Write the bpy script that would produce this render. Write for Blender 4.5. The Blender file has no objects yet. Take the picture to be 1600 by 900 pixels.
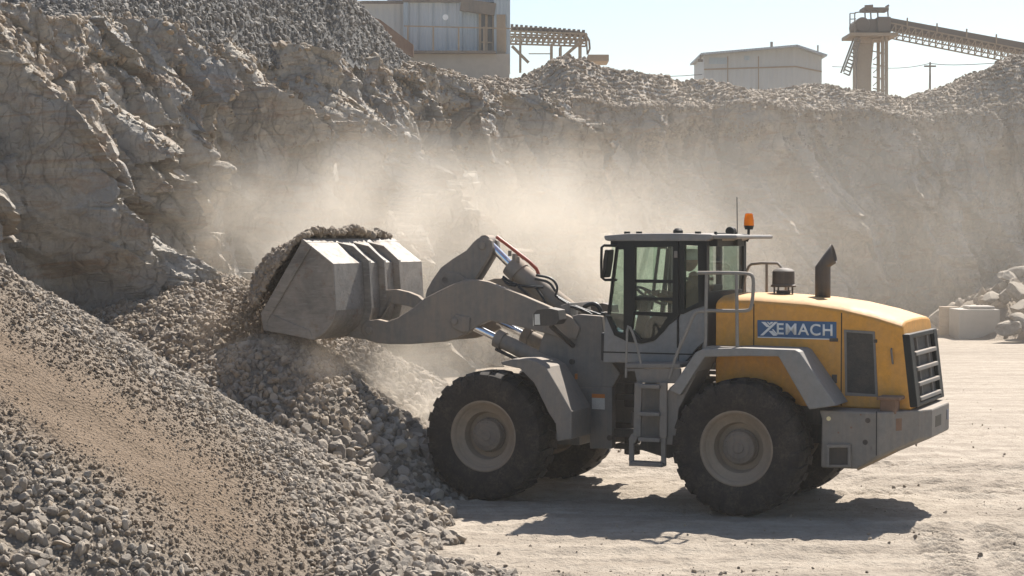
import bpy, bmesh, math, random
import numpy as np
from mathutils import Vector, Matrix, Euler

sc = bpy.context.scene
R = math.radians
random.seed(7)

# ------------------------------------------------------------------ camera, light, exposure
F = 2900.0                 # focal length in photo pixels (1600 wide)
CAM_H = 3.25
PITCH = math.atan(80.0 / F)
cam = bpy.data.cameras.new('camera')
cam.sensor_width = 36.0
cam.lens = 36.0 * F / 1600.0
cam.clip_start = 0.1
cam.clip_end = 2000.0
cam_ob = bpy.data.objects.new('camera', cam)
cam_ob.location = (0, 0, CAM_H)
cam_ob.rotation_euler = (R(90) - PITCH, 0, 0)
sc.collection.objects.link(cam_ob)
sc.camera = cam_ob

SUN_AZ, SUN_EL = 27.0, 51.0        # degrees right of straight ahead, degrees up
w = bpy.data.worlds.new('World')
sc.world = w
w.use_nodes = True
nt = w.node_tree
bg = nt.nodes['Background']
sky = nt.nodes.new('ShaderNodeTexSky')
sky.sky_type = 'NISHITA'
sky.sun_disc = False
sky.sun_elevation = R(SUN_EL)
sky.sun_rotation = R(SUN_AZ)
sky.dust_density = 1.0
sky.air_density = 1.0
sky.ozone_density = 1.0
nt.links.new(sky.outputs[0], bg.inputs[0])
bg.inputs[1].default_value = 0.068
sl = bpy.data.lights.new('sun', 'SUN')
sl.energy = 5.0
sl.angle = R(0.53)
sl.color = (1.0, 0.95, 0.875)
so = bpy.data.objects.new('sun', sl)
sdir = Vector((math.sin(R(SUN_AZ)) * math.cos(R(SUN_EL)), math.cos(R(SUN_AZ)) * math.cos(R(SUN_EL)), math.sin(R(SUN_EL))))
so.rotation_euler = sdir.to_track_quat('Z', 'Y').to_euler()
so.location = sdir * 60
sc.collection.objects.link(so)
sc.view_settings.view_transform = 'Standard'
sc.view_settings.look = 'None'
sc.view_settings.gamma = 1.0
sc.view_settings.use_curve_mapping = False
sc.view_settings.exposure = 1.0
sc.cycles.use_denoising = True
sc.cycles.max_bounces = 6
sc.cycles.volume_bounces = 1
sc.cycles.transparent_max_bounces = 12
sc.cycles.sample_clamp_indirect = 6.0
sc.cycles.volume_step_rate = 1.0
sc.cycles.volume_max_steps = 128

# ------------------------------------------------------------------ helpers
def ray(px, py):
    x = (px - 800) / F; y = -(py - 450) / F
    cp, sp = math.cos(PITCH), math.sin(PITCH)
    return Vector((x, cp + y * sp, -sp + y * cp))
def at(px, py, Y):
    d = ray(px, py); t = Y / d.y
    return Vector((0, 0, CAM_H)) + d * t
def gnd(px, py, z=0.0):
    d = ray(px, py); t = (z - CAM_H) / d.z
    return Vector((0, 0, CAM_H)) + d * t

def link(o):
    sc.collection.objects.link(o); return o
def tag(o, label=None, cat=None, group=None, kind=None):
    if label: o['label'] = label
    if cat: o['category'] = cat
    if group: o['group'] = group
    if kind: o['kind'] = kind
    return o
def empty(name, loc=(0, 0, 0), rz=0.0, parent=None):
    o = bpy.data.objects.new(name, None)
    o.location = loc; o.rotation_euler = (0, 0, rz)
    o.empty_display_size = 0.2
    if parent: o.parent = parent
    return link(o)

class MB:
    """collects simple solids into one mesh"""
    def __init__(s): s.v = []; s.f = []; s.m = []
    def add(s, vs, fs, mi=0):
        n = len(s.v); s.v += [tuple(p) for p in vs]
        s.f += [tuple(n + i for i in f) for f in fs]; s.m += [mi] * len(fs)
    def box(s, a, b, mi=0):
        (x0, y0, z0), (x1, y1, z1) = a, b
        x0, x1 = min(x0, x1), max(x0, x1); y0, y1 = min(y0, y1), max(y0, y1); z0, z1 = min(z0, z1), max(z0, z1)
        s.add([(x0,y0,z0),(x1,y0,z0),(x1,y1,z0),(x0,y1,z0),(x0,y0,z1),(x1,y0,z1),(x1,y1,z1),(x0,y1,z1)],
              [(0,3,2,1),(4,5,6,7),(0,1,5,4),(1,2,6,5),(2,3,7,6),(3,0,4,7)], mi)
    def prism(s, uw, v0, v1, mi=0):
        """polygon in the (x,z) plane extruded along y from v0 to v1"""
        a = sum(uw[i][0] * uw[(i+1) % len(uw)][1] - uw[(i+1) % len(uw)][0] * uw[i][1] for i in range(len(uw)))
        if a < 0: uw = uw[::-1]
        if v0 > v1: v0, v1 = v1, v0
        n = len(uw)
        vs = [(p[0], v0, p[1]) for p in uw] + [(p[0], v1, p[1]) for p in uw]
        fs = [tuple(range(n)), tuple(range(2*n-1, n-1, -1))]
        fs += [((i+1) % n, i, n+i, n+(i+1) % n) for i in range(n)]
        s.add(vs, fs, mi)
    def bar(s, p, q, wd, ht=None, mi=0, up=(0,0,1)):
        ht = ht or wd
        p, q = Vector(p), Vector(q); d = (q - p).normalized(); u = Vector(up)
        if abs(d.dot(u)) > 0.98: u = Vector((1, 0, 0))
        r = d.cross(u).normalized(); u = r.cross(d)
        c = [(-1,-1),(1,-1),(1,1),(-1,1)]
        vs = [e + r*(a*wd/2) + u*(b*ht/2) for e in (p, q) for a, b in c]
        s.add(vs, [(3,2,1,0),(4,5,6,7),(0,1,5,4),(1,2,6,5),(2,3,7,6),(3,0,4,7)], mi)
    def cyl(s, p, q, r0, r1=None, n=20, mi=0):
        r1 = r0 if r1 is None else r1
        p, q = Vector(p), Vector(q); d = (q - p).normalized()
        u = Vector((0,0,1)) if abs(d.z) < 0.9 else Vector((1,0,0))
        a = d.cross(u).normalized(); b = d.cross(a)
        vs = []
        for e, r in ((p, r0), (q, r1)):
            for i in range(n):
                t = 2*math.pi*i/n; vs.append(e + a*(r*math.cos(t)) + b*(r*math.sin(t)))
        fs = [tuple(range(n)), tuple(range(2*n-1, n-1, -1))]
        fs += [((i+1) % n, i, n+i, n+(i+1) % n) for i in range(n)]
        s.add(vs, fs, mi)
    def tube(s, pts, r, n=8, mi=0, smooth=0):
        pts = [Vector(p) for p in pts]
        for _ in range(smooth):
            q = [pts[0]]
            for a, b in zip(pts, pts[1:]): q += [a.lerp(b, .25), a.lerp(b, .75)]
            pts = q + [pts[-1]]
        rs = r if isinstance(r, (list, tuple)) else [r]*len(pts)
        vs = []; prev = None
        for i, p in enumerate(pts):
            d = (pts[min(i+1, len(pts)-1)] - pts[max(i-1, 0)]).normalized()
            if prev is None:
                u = Vector((0,0,1)) if abs(d.z) < 0.9 else Vector((1,0,0))
                a = d.cross(u).normalized()
            else:
                a = (prev - d*prev.dot(d)).normalized()
            prev = a; b = d.cross(a)
            for k in range(n):
                t = 2*math.pi*k/n; vs.append(p + (a*math.cos(t) + b*math.sin(t))*rs[i])
        fs = [tuple(range(n)), tuple(range(len(pts)*n-1, len(pts)*n-n-1, -1))]
        for i in range(len(pts)-1):
            fs += [(i*n+(k+1) % n, i*n+k, (i+1)*n+k, (i+1)*n+(k+1) % n) for k in range(n)]
        s.add(vs, fs, mi)
    def lathe(s, prof, origin=(0,0,0), axis='y', n=48, mi=0, close=True):
        """prof: (along axis, radius)"""
        vs = []; m = len(prof)
        for i in range(n):
            t = 2*math.pi*i/n; c, q = math.cos(t), math.sin(t)
            for (h, r) in prof:
                if axis == 'y': vs.append((origin[0]+r*c, origin[1]+h, origin[2]+r*q))
                elif axis == 'z': vs.append((origin[0]+r*c, origin[1]+r*q, origin[2]+h))
                else: vs.append((origin[0]+h, origin[1]+r*c, origin[2]+r*q))
        fs = []
        for i in range(n):
            j = (i+1) % n
            for k in range(m-1):
                fs.append((i*m+k, j*m+k, j*m+k+1, i*m+k+1))
        s.add(vs, fs, mi)
    def build(s, name, mats, parent=None, bevel=0.0, smooth=None, fix=True):
        me = bpy.data.meshes.new(name)
        me.from_pydata(s.v, [], s.f)
        mats = mats if isinstance(mats, (list, tuple)) else [mats]
        for m in mats: me.materials.append(m)
        me.polygons.foreach_set('material_index', s.m)
        if fix:
            bm = bmesh.new(); bm.from_mesh(me)
            bmesh.ops.remove_doubles(bm, verts=bm.verts, dist=1e-5)
            bmesh.ops.recalc_face_normals(bm, faces=bm.faces)
            bm.to_mesh(me); bm.free()
        if smooth is not None:
            me.polygons.foreach_set('use_smooth', [True]*len(me.polygons))
            me.set_sharp_from_angle(angle=R(smooth))
        me.update()
        o = link(bpy.data.objects.new(name, me))
        if parent: o.parent = parent
        if bevel:
            b = o.modifiers.new('bevel', 'BEVEL'); b.width = bevel; b.segments = 2
            b.limit_method = 'ANGLE'; b.angle_limit = R(35); b.harden_normals = False
        return o

def grid_obj(name, X, Y, Z, mat, parent=None, smooth=True):
    """X,Y,Z: (n,m) arrays"""
    n, m = X.shape
    co = np.stack([X, Y, Z], -1).reshape(-1, 3).astype(np.float32)
    i = np.arange(n*m).reshape(n, m)
    q = np.stack([i[:-1,:-1], i[1:,:-1], i[1:,1:], i[:-1,1:]], -1).reshape(-1, 4).astype(np.int32)
    me = raw_mesh(name, co, q, smooth)
    me.materials.append(mat)
    o = link(bpy.data.objects.new(name, me))
    if parent: o.parent = parent
    return o
def raw_mesh(name, co, q, smooth=False):
    me = bpy.data.meshes.new(name)
    k = q.shape[1]
    me.vertices.add(len(co)); me.vertices.foreach_set('co', np.ascontiguousarray(co, dtype=np.float32).ravel())
    me.loops.add(q.size); me.loops.foreach_set('vertex_index', np.ascontiguousarray(q, dtype=np.int32).ravel())
    me.polygons.add(len(q))
    me.polygons.foreach_set('loop_start', np.arange(0, q.size, k, dtype=np.int32))
    me.polygons.foreach_set('loop_total', np.full(len(q), k, dtype=np.int32))
    me.polygons.foreach_set('use_smooth', np.full(len(q), smooth, dtype=bool))
    me.update(calc_edges=True); me.validate()
    return me

def split_parts(obs, side=False):
    """separate loose pieces of a part become parts of their own (side: one per side of the machine)"""
    for o in list(obs):
        bm = bmesh.new(); bm.from_mesh(o.data); seen = set(); groups = {}
        bm.verts.ensure_lookup_table()
        for v in bm.verts:
            if v.index in seen: continue
            st = [v]; isl = []
            seen.add(v.index)
            while st:
                a = st.pop(); isl.append(a)
                for e in a.link_edges:
                    b = e.other_vert(a)
                    if b.index not in seen: seen.add(b.index); st.append(b)
            key = (sum(q.co.y for q in isl) > 0) if side else len(groups)
            groups.setdefault(key, []).extend(q.index for q in isl)
        bm.free()
        if len(groups) < 2: continue
        for n_, ids in enumerate(groups.values()):
            me = o.data.copy(); b2 = bmesh.new(); b2.from_mesh(me); b2.verts.ensure_lookup_table(); keep = set(ids)
            bmesh.ops.delete(b2, geom=[v for v in b2.verts if v.index not in keep], context='VERTS'); b2.to_mesh(me); b2.free()
            if n_ == 0: first = me
            else:
                c = o.copy(); c.data = me; c.name = o.name.split('.')[0]; link(c); c.parent = o.parent
        o.data = first

# ------------------------------------------------------------------ numpy noise
def _h(ix, iy, seed):
    ix = ix.astype(np.int64).astype(np.uint64); iy = iy.astype(np.int64).astype(np.uint64)
    n = ix * np.uint64(374761393) + iy * np.uint64(668265263) + np.uint64(seed) * np.uint64(2246822519)
    n = (n ^ (n >> np.uint64(13))) * np.uint64(1274126177)
    n = n ^ (n >> np.uint64(16))
    n = n * np.uint64(2654435761); n = n ^ (n >> np.uint64(15))
    return (n & np.uint64(0xFFFFFF)).astype(np.float64) / float(0xFFFFFF)
def vnoise(x, y, seed=0):
    x0 = np.floor(x); y0 = np.floor(y); fx = x - x0; fy = y - y0
    ux = fx*fx*fx*(fx*(fx*6-15)+10); uy = fy*fy*fy*(fy*(fy*6-15)+10)
    a = _h(x0, y0, seed); b = _h(x0+1, y0, seed); c = _h(x0, y0+1, seed); d = _h(x0+1, y0+1, seed)
    return (a*(1-ux)+b*ux)*(1-uy) + (c*(1-ux)+d*ux)*uy     # 0..1
def fbm(x, y, seed=0, oct=4, gain=.5):
    s = 0; a = 1; t = 0
    for k in range(oct):
        s = s + a*(vnoise(x*2**k + 17.3*k, y*2**k - 9.1*k, seed+k)*2-1); t += a; a *= gain
    return s/t                                             # -1..1
def facets(x, y, seed=0, tilt=.5, jit=.9):
    """cells, each a tilted plane: blocky broken rock"""
    ix = np.floor(x); iy = np.floor(y)
    best = np.full(x.shape, 1e9); out = np.zeros(x.shape)
    for dx in (-1, 0, 1):
        for dy in (-1, 0, 1):
            cx = ix+dx; cy = iy+dy
            px = cx + .5 + (_h(cx, cy, seed)-.5)*jit; py = cy + .5 + (_h(cx, cy, seed+1)-.5)*jit
            d = (x-px)**2 + (y-py)**2
            gx = (_h(cx, cy, seed+2)-.5)*2*tilt; gy = (_h(cx, cy, seed+3)-.5)*2*tilt
            val = (_h(cx, cy, seed+4)-.5) + gx*(x-px) + gy*(y-py)
            m = d < best
            best = np.where(m, d, best); out = np.where(m, val, out)
    return out
def shards(x, y, seed=0, tilt=.8, k=1.0, mode='min', jit=.85):
    """continuous broken-rock surface: 'min' gives concave scoops meeting in sharp ridges, 'max' gives bulging blocks parted by creases"""
    ix = np.floor(x); iy = np.floor(y); sg = 1.0 if mode == 'min' else -1.0
    out = np.full(x.shape, 1e9)
    for dx in (-2, -1, 0, 1, 2):
        for dy in (-2, -1, 0, 1, 2):
            cx = ix+dx; cy = iy+dy
            px = cx + .5 + (_h(cx, cy, seed)-.5)*jit; py = cy + .5 + (_h(cx, cy, seed+1)-.5)*jit
            gx = (_h(cx, cy, seed+2)-.5)*2*tilt; gy = (_h(cx, cy, seed+3)-.5)*2*tilt
            v = sg*((_h(cx, cy, seed+4)-.5)*.8 + gx*(x-px) + gy*(y-py)) + k*((x-px)**2 + (y-py)**2)
            out = np.minimum(out, v)
    return sg*out
def cell_edge(x, y, seed=0, jit=.9):
    """distance to the nearest joint between cells (F2-F1)"""
    ix = np.floor(x); iy = np.floor(y); f1 = np.full(x.shape, 9.); f2 = np.full(x.shape, 9.)
    for dx in (-1, 0, 1):
        for dy in (-1, 0, 1):
            cx = ix+dx; cy = iy+dy
            d = np.hypot(x-(cx+.5+(_h(cx, cy, seed)-.5)*jit), y-(cy+.5+(_h(cx, cy, seed+1)-.5)*jit))
            f2 = np.minimum(f2, np.maximum(f1, d)); f1 = np.minimum(f1, d)
    return f2-f1
def smoothstep(a, b, x):
    t = np.clip((x-a)/(b-a), 0, 1); return t*t*(3-2*t)

# ------------------------------------------------------------------ materials
def srgb(r, g, b):
    def c(v):
        v /= 255.0
        return v/12.92 if v <= .04045 else ((v+.055)/1.055)**2.4
    return (c(r), c(g), c(b), 1)
class NT:
    def __init__(s, name):
        s.m = bpy.data.materials.new(name); s.m.use_nodes = True
        s.t = s.m.node_tree; s.n = s.t.nodes; s.b = s.n['Principled BSDF']
        s.tc = s.n.new('ShaderNodeTexCoord'); s.co = s.tc.outputs['Object']
    def l(s, a, b): s.t.links.new(a, b)
    def map(s, scale=(1,1,1), rot=(0,0,0), co=None):
        m = s.n.new('ShaderNodeMapping'); m.inputs['Scale'].default_value = scale; m.inputs['Rotation'].default_value = rot
        s.l(co or s.co, m.inputs[0]); return m.outputs[0]
    def noise(s, scale, detail=5, rough=.6, co=None, dist=0):
        n = s.n.new('ShaderNodeTexNoise'); n.inputs['Scale'].default_value = scale
        n.inputs['Detail'].default_value = detail; n.inputs['Roughness'].default_value = rough
        n.inputs['Distortion'].default_value = dist
        s.l(co or s.co, n.inputs['Vector']); return n.outputs[0]
    def vor(s, scale, feature='F1', out='Distance', co=None, rand=1):
        n = s.n.new('ShaderNodeTexVoronoi'); n.feature = feature; n.inputs['Scale'].default_value = scale
        n.inputs['Randomness'].default_value = rand
        s.l(co or s.co, n.inputs['Vector']); return n.outputs[out]
    def warp(s, co, scale, amt):
        n = s.n.new('ShaderNodeTexNoise'); n.inputs['Scale'].default_value = scale; n.inputs['Detail'].default_value = 3; s.l(s.co, n.inputs['Vector'])
        a = s.n.new('ShaderNodeVectorMath'); a.operation = 'MULTIPLY_ADD'; s.l(n.outputs['Color'], a.inputs[0]); a.inputs[1].default_value = (amt,)*3; s.l(co, a.inputs[2]); return a.outputs[0]
    def ramp(s, fac, stops, interp='LINEAR'):
        r = s.n.new('ShaderNodeValToRGB'); r.color_ramp.interpolation = interp
        e = r.color_ramp.elements
        while len(e) < len(stops): e.new(.5)
        for i, (p, c) in enumerate(stops):
            e[i].position = p; e[i].color = c if len(c) == 4 else (*c, 1)
        s.l(fac, r.inputs[0]); return r.outputs[0]
    def rng(s, v, a, b, c=0, d=1):
        n = s.n.new('ShaderNodeMapRange'); n.clamp = True
        for i, x in enumerate((a, b, c, d)): n.inputs[i+1].default_value = x
        s.l(v, n.inputs[0]); return n.outputs[0]
    def math(s, op, a, b=0.0, c=None):
        n = s.n.new('ShaderNodeMath'); n.operation = op
        for i, x in enumerate((a, b) if c is None else (a, b, c)):
            if isinstance(x, (int, float)): n.inputs[i].default_value = x
            else: s.l(x, n.inputs[i])
        return n.outputs[0]
    def mix(s, fac, a, b, mode='MIX'):
        n = s.n.new('ShaderNodeMix'); n.data_type = 'RGBA'; n.blend_type = mode
        for sock, x in ((n.inputs[0], fac), (n.inputs[6], a), (n.inputs[7], b)):
            if isinstance(x, (int, float)): sock.default_value = x
            elif isinstance(x, tuple): sock.default_value = x if len(x) == 4 else (*x, 1)
            else: s.l(x, sock)
        return n.outputs[2]
    def normal_z(s):
        g = s.n.new('ShaderNodeNewGeometry'); x = s.n.new('ShaderNodeSeparateXYZ')
        s.l(g.outputs['Normal'], x.inputs[0]); return x.outputs[2]
    def pos(s):
        x = s.n.new('ShaderNodeSeparateXYZ'); s.l(s.co, x.inputs[0]); return x.outputs
    def bump(s, h, strength=.5, dist=.02, prev=None):
        n = s.n.new('ShaderNodeBump'); n.inputs['Strength'].default_value = strength; n.inputs['Distance'].default_value = dist
        s.l(h, n.inputs['Height'])
        if prev is not None: s.l(prev, n.inputs['Normal'])
        return n.outputs[0]
    def out(s, col=None, rough=None, metal=None, nor=None, spec=None):
        for key, x in (('Base Color', col), ('Roughness', rough), ('Metallic', metal), ('Specular IOR Level', spec)):
            if x is None: continue
            if isinstance(x, tuple): s.b.inputs[key].default_value = x if len(x) == 4 else (*x, 1)
            elif isinstance(x, (int, float)): s.b.inputs[key].default_value = x
            else: s.l(x, s.b.inputs[key])
        if nor is not None: s.l(nor, s.b.inputs['Normal'])
        return s.m

DUST = (.34, .265, .195)
def painted(name, col, rough=.45, dust=.5, chips=.0, metal=0.0, dcol=DUST, scale=1.0):
    """paint or metal with blotchy dust that lies thicker on upward faces, streaks and wear"""
    t = NT(name)
    n1 = t.noise(2.2*scale, 6, .65); n2 = t.noise(14*scale, 5, .7)
    st = t.noise(5*scale, 4, .6, co=t.map((3.0, 3.0, .35)))
    c = t.mix(t.rng(n2, .35, .7), tuple(x*.86 for x in col), tuple(min(1, x*1.1) for x in col))
    if chips:
        ch = t.rng(t.noise(9*scale, 8, .75), 1-.36*chips-.08, 1-.36*chips)
        c = t.mix(ch, c, (.09, .05, .03))
    up = t.rng(t.normal_z(), .1, .95)
    d = t.math('ADD', t.math('MULTIPLY', t.rng(n1, .35, .72), .6), t.math('MULTIPLY', t.rng(st, .4, .75), .4))
    d = t.math('ADD', t.math('MULTIPLY', d, dust), t.math('MULTIPLY', up, .55*min(1, dust+.2)))
    d = t.math('MINIMUM', d, .93)
    c = t.mix(d, c, dcol)
    r = t.rng(d, 0, .8, rough, .9)
    return t.out(c, r, metal, t.bump(t.noise(60*scale, 4, .7), .12, .01))
def plain(name, col, rough=.6, metal=0.0, var=.15, scale=20):
    t = NT(name)
    c = t.mix(t.noise(scale, 4), tuple(x*(1-var) for x in col), tuple(min(1, x*(1+var)) for x in col))
    return t.out(c, rough, metal)

M = {}
M['yellow'] = painted('yellow_paint', (.64, .285, .016), .45, .36, .3)
M['gray'] = painted('gray_paint', (.125, .128, .128), .5, .5, .4)
M['cabgray'] = painted('cab_gray_paint', (.18, .19, .195), .45, .36, .3)
M['armgray'] = painted('dusty_arm_paint', (.16, .152, .14), .55, .75, .3)
def bucket_mat():
    """worn steel: bare scuffed metal, rust bloom, caked dust, long scratches along the digging direction"""
    t = NT('worn_bucket_steel')
    n1 = t.noise(1.6, 7, .68, dist=.5); n2 = t.noise(7, 7, .7); n3 = t.noise(40, 4, .7)
    sc_ = t.noise(4, 6, .75, co=t.map((1.2, 9, 9), (0, R(35), 0)))
    c = t.ramp(n1, [(.32, (.12, .11, .098)), (.5, (.21, .188, .163)), (.68, (.31, .27, .225))])
    c = t.mix(t.math('MULTIPLY', t.rng(sc_, .52, .66), .55), c, (.30, .285, .265))
    c = t.mix(t.math('MULTIPLY', t.rng(sc_, .42, .32), .5), c, (.05, .045, .04))
    c = t.mix(t.math('MULTIPLY', t.rng(n2, .56, .72), .6), c, (.17, .085, .04))
    up = t.rng(t.normal_z(), .2, .95)
    c = t.mix(t.math('MULTIPLY', up, .22), c, DUST)
    return t.out(c, t.rng(n2, .3, .7, .5, .8), .1, t.bump(n3, .25, .01, t.bump(n2, .35, .02)))
M['bucket'] = bucket_mat()
M['cw'] = painted('counterweight_paint', (.15, .148, .14), .6, .5, .85)
M['black'] = painted('black_frame_paint', (.008, .010, .010), .5, .0)
M['black'].node_tree.nodes['Principled BSDF'].inputs['Specular IOR Level'].default_value = .25
M['dark'] = painted('dark_underbody', (.022, .022, .022), .7, .3)
M['rim'] = painted('dusty_rim_paint', (.20, .165, .125), .7, .6, .7)
M['hub'] = painted('dusty_hub_paint', (.115, .105, .095), .7, .55)
M['chrome'] = plain('chrome_rod', (.75, .76, .78), .12, 1.0, .04)
M['rail'] = painted('rail_paint', (.2, .195, .18), .5, .4)
M['pipe'] = painted('exhaust_steel', (.035, .034, .033), .55, .25)
M['hose'] = plain('black_rubber_hose', (.018, .018, .018), .5)
M['redhose'] = plain('red_hose', (.35, .06, .025), .5)
M['seat'] = plain('black_seat_vinyl', (.03, .03, .032), .6)
M['white'] = plain('white_plastic', (.86, .86, .84), .4)
M['jacket'] = plain('brown_jacket_cloth', (.22, .105, .045), .9, 0, .25, 12)
M['trouser'] = plain('dark_trouser_cloth', (.03, .035, .05), .9)
M['skin'] = plain('skin', (.36, .21, .15), .55, 0, .06)
M['badge_blue'] = plain('blue_badge', (.02, .085, .20), .4, 0, .1)
M['badge_white'] = plain('white_lettering', (.72, .72, .7), .5, 0, .06, 60)
M['lens'] = plain('lamp_lens', (.6, .6, .56), .15)
M['rust'] = painted('rusty_steel', (.16, .085, .05), .8, .35, .3)
M['orange_label'] = plain('orange_sticker', (.5, .16, .02), .6)
M['white_label'] = plain('white_sticker', (.5, .48, .44), .6, 0, .3, 90)

def amber():
    t = NT('amber_lens'); t.out((.95, .28, .0), .2)
    t.b.inputs['Transmission Weight'].default_value = .55
    t.b.inputs['IOR'].default_value = 1.2
    return t.m
M['amber'] = amber()
def glass():
    m = bpy.data.materials.new('tinted_cab_glass'); m.use_nodes = True
    n = m.node_tree.nodes; n.clear(); L = m.node_tree.links.new
    o = n.new('ShaderNodeOutputMaterial'); mx = n.new('ShaderNodeMixShader'); mx2 = n.new('ShaderNodeMixShader')
    tr = n.new('ShaderNodeBsdfTransparent'); tr.inputs[0].default_value = (.83, .90, .86, 1)
    gl = n.new('ShaderNodeBsdfGlossy'); gl.inputs['Roughness'].default_value = .03
    df = n.new('ShaderNodeBsdfDiffuse'); df.inputs[0].default_value = (.36, .30, .23, 1)
    lw = n.new('ShaderNodeLayerWeight'); lw.inputs[0].default_value = .5
    pw = n.new('ShaderNodeMath'); pw.operation = 'POWER'; pw.inputs[1].default_value = 4.5; L(lw.outputs['Facing'], pw.inputs[0])
    fr = n.new('ShaderNodeMath'); fr.operation = 'MULTIPLY_ADD'; fr.inputs[1].default_value = .9; fr.inputs[2].default_value = .05; L(pw.outputs[0], fr.inputs[0])
    tc = n.new('ShaderNodeTexCoord'); no = n.new('ShaderNodeTexNoise'); no.inputs['Scale'].default_value = 3; no.inputs['Detail'].default_value = 6
    L(tc.outputs['Object'], no.inputs['Vector'])
    mr = n.new('ShaderNodeMapRange'); mr.inputs[1].default_value = .4; mr.inputs[2].default_value = .8; mr.inputs[3].default_value = .02; mr.inputs[4].default_value = .11
    L(no.outputs[0], mr.inputs[0])
    L(fr.outputs[0], mx.inputs[0]); L(tr.outputs[0], mx.inputs[1]); L(gl.outputs[0], mx.inputs[2])
    L(mr.outputs[0], mx2.inputs[0]); L(mx.outputs[0], mx2.inputs[1]); L(df.outputs[0], mx2.inputs[2])
    L(mx2.outputs[0], o.inputs[0])
    return m
M['glass'] = glass()
def tyre_mat():
    t = NT('dusty_tyre_rubber')
    n1 = t.noise(5, 7, .7); n2 = t.noise(38, 5, .75)
    d = t.math('MULTIPLY', t.rng(n1, .35, .75), t.rng(n2, .35, .7))
    c = t.mix(t.math('MULTIPLY', d, .9), (.011, .0095, .009), (.13, .10, .075))
    return t.out(c, .9, 0, t.bump(n2, .5, .012))
M['tyre'] = tyre_mat()
# ------------------------------------------------------------------ rock, ground and gravel materials
def rock_mat(name, tint=(1, 1, 1)):
    t = NT(name)
    T = lambda r, g, b: (r*tint[0], g*tint[1], b*tint[2])
    n1 = t.noise(.35, 6, .6, dist=.6); n2 = t.noise(1.6, 8, .68, dist=.4); n3 = t.noise(9, 6, .7)
    st = t.noise(1.3, 6, .65, co=t.map((.5, .5, 2.6), (R(25), R(20), 0)), dist=1.2)
    c = t.ramp(n2, [(.28, T(.24, .207, .172)), (.44, T(.42, .355, .28)), (.58, T(.52, .435, .335)), (.78, T(.66, .58, .47))])
    c = t.mix(t.rng(n1, .42, .58), c, T(.30, .285, .265))                 # grey stone zones
    c = t.mix(t.math('MULTIPLY', t.rng(st, .5, .68), .7), c, T(.34, .205, .115))  # iron stain
    c = t.mix(t.rng(n3, .3, .75, 0, .35), c, T(.12, .11, .10))
    up = t.rng(t.normal_z(), .35, .8)
    c = t.mix(t.math('MULTIPLY', t.math('MULTIPLY', up, .7), t.rng(n2, .3, .6)), c, T(.50, .42, .32))     # dust settled on ledges
    v = t.vor(1.5, 'DISTANCE_TO_EDGE', co=t.warp(t.map((1, 1, .42), (R(15), R(25), 0)), 1.1, .8))
    v2 = t.vor(5.5, 'DISTANCE_TO_EDGE', co=t.warp(t.map((1, 1, .6), (R(-20), R(30), 0)), 3.0, .35))
    crack = t.math('MULTIPLY', t.rng(v, 0, .05), t.rng(v2, 0, .06, .65, 1))
    where = t.rng(t.noise(.9, 4, .6), .34, .50)
    crack = t.math('SUBTRACT', 1.0, t.math('MULTIPLY', where, t.math('SUBTRACT', 1.0, crack)))
    b = t.bump(crack, .85, .08)
    c = t.mix(t.math('MULTIPLY', t.rng(crack, .35, .0), .22), c, T(.10, .082, .065))   # darker along the joints
    b = t.bump(t.noise(5, 9, .74, dist=.3), .75, .10, b)
    b = t.bump(t.vor(3.2, 'F1', co=t.map((1, 1, .5), (R(10), R(20), 0))), .45, .12, b)
    b = t.bump(t.noise(26, 6, .75), .75, .035, b)
    return t.out(c, .92, 0, b)
M['rock'] = rock_mat('quarry_rock', (1.06, 1.11, 1.17))
M['rock_far'] = rock_mat('far_quarry_rock', (1.08, 1.06, 1.04))

def ground_mat():
    t = NT('quarry_floor_dirt')
    n1 = t.noise(.25, 6, .6); n2 = t.noise(3, 8, .7); n3 = t.noise(30, 5, .75)
    sx = t.noise(1.0, 6, .65, co=t.map((.25, 2.4, 1), (0, 0, R(3))), dist=.4)
    c = t.ramp(n2, [(.3, (.265, .218, .168)), (.5, (.375, .315, .248)), (.72, (.45, .385, .31))])
    c = t.mix(t.math('MULTIPLY', t.rng(sx, .42, .62), .5), c, (.19, .15, .11))
    c = t.mix(t.rng(n1, .4, .7, 0, .45), c, (.30, .25, .195))
    sp = t.vor(14, out='Color'); spd = t.vor(14)
    c = t.mix(t.math('MULTIPLY', t.rng(spd, .22, .12), .35), c, (.2, .17, .14))
    b = t.bump(sx, .7, .05)
    b = t.bump(n2, .9, .06, b)
    b = t.bump(t.vor(22), .5, .02, b)
    b = t.bump(n3, 1.0, .018, b)
    return t.out(c, .95, 0, b)
M['ground'] = ground_mat()
def stone_mat(name, stops, rough=.9):
    t = NT(name)
    oi = t.n.new('ShaderNodeObjectInfo')
    c = t.ramp(oi.outputs['Random'], stops)
    n = t.noise(2.2, 6, .7)
    c = t.mix(t.rng(n, .35, .75, 0, .6), c, (.30, .255, .205))
    c = t.mix(t.math('MULTIPLY', t.rng(t.normal_z(), .45, .95), .35), c, (.40, .345, .28))
    return t.out(c, rough, 0, t.bump(t.noise(7, 5, .7), .4, .15))
M['stone_gray'] = stone_mat('grey_gravel_stone', [(0, (.135, .114, .094)), (.4, (.22, .186, .15)), (.75, (.31, .262, .208)), (1, (.47, .40, .32))])
M['stone_tan'] = stone_mat('tan_gravel_stone', [(0, (.18, .138, .098)), (.45, (.28, .215, .15)), (.8, (.35, .272, .19)), (1, (.44, .36, .27))])
M['stone_dark'] = stone_mat('dark_gravel_stone', [(0, (.085, .083, .082)), (.5, (.15, .147, .142)), (.85, (.23, .22, .205)), (1, (.42, .40, .37))])
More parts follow.
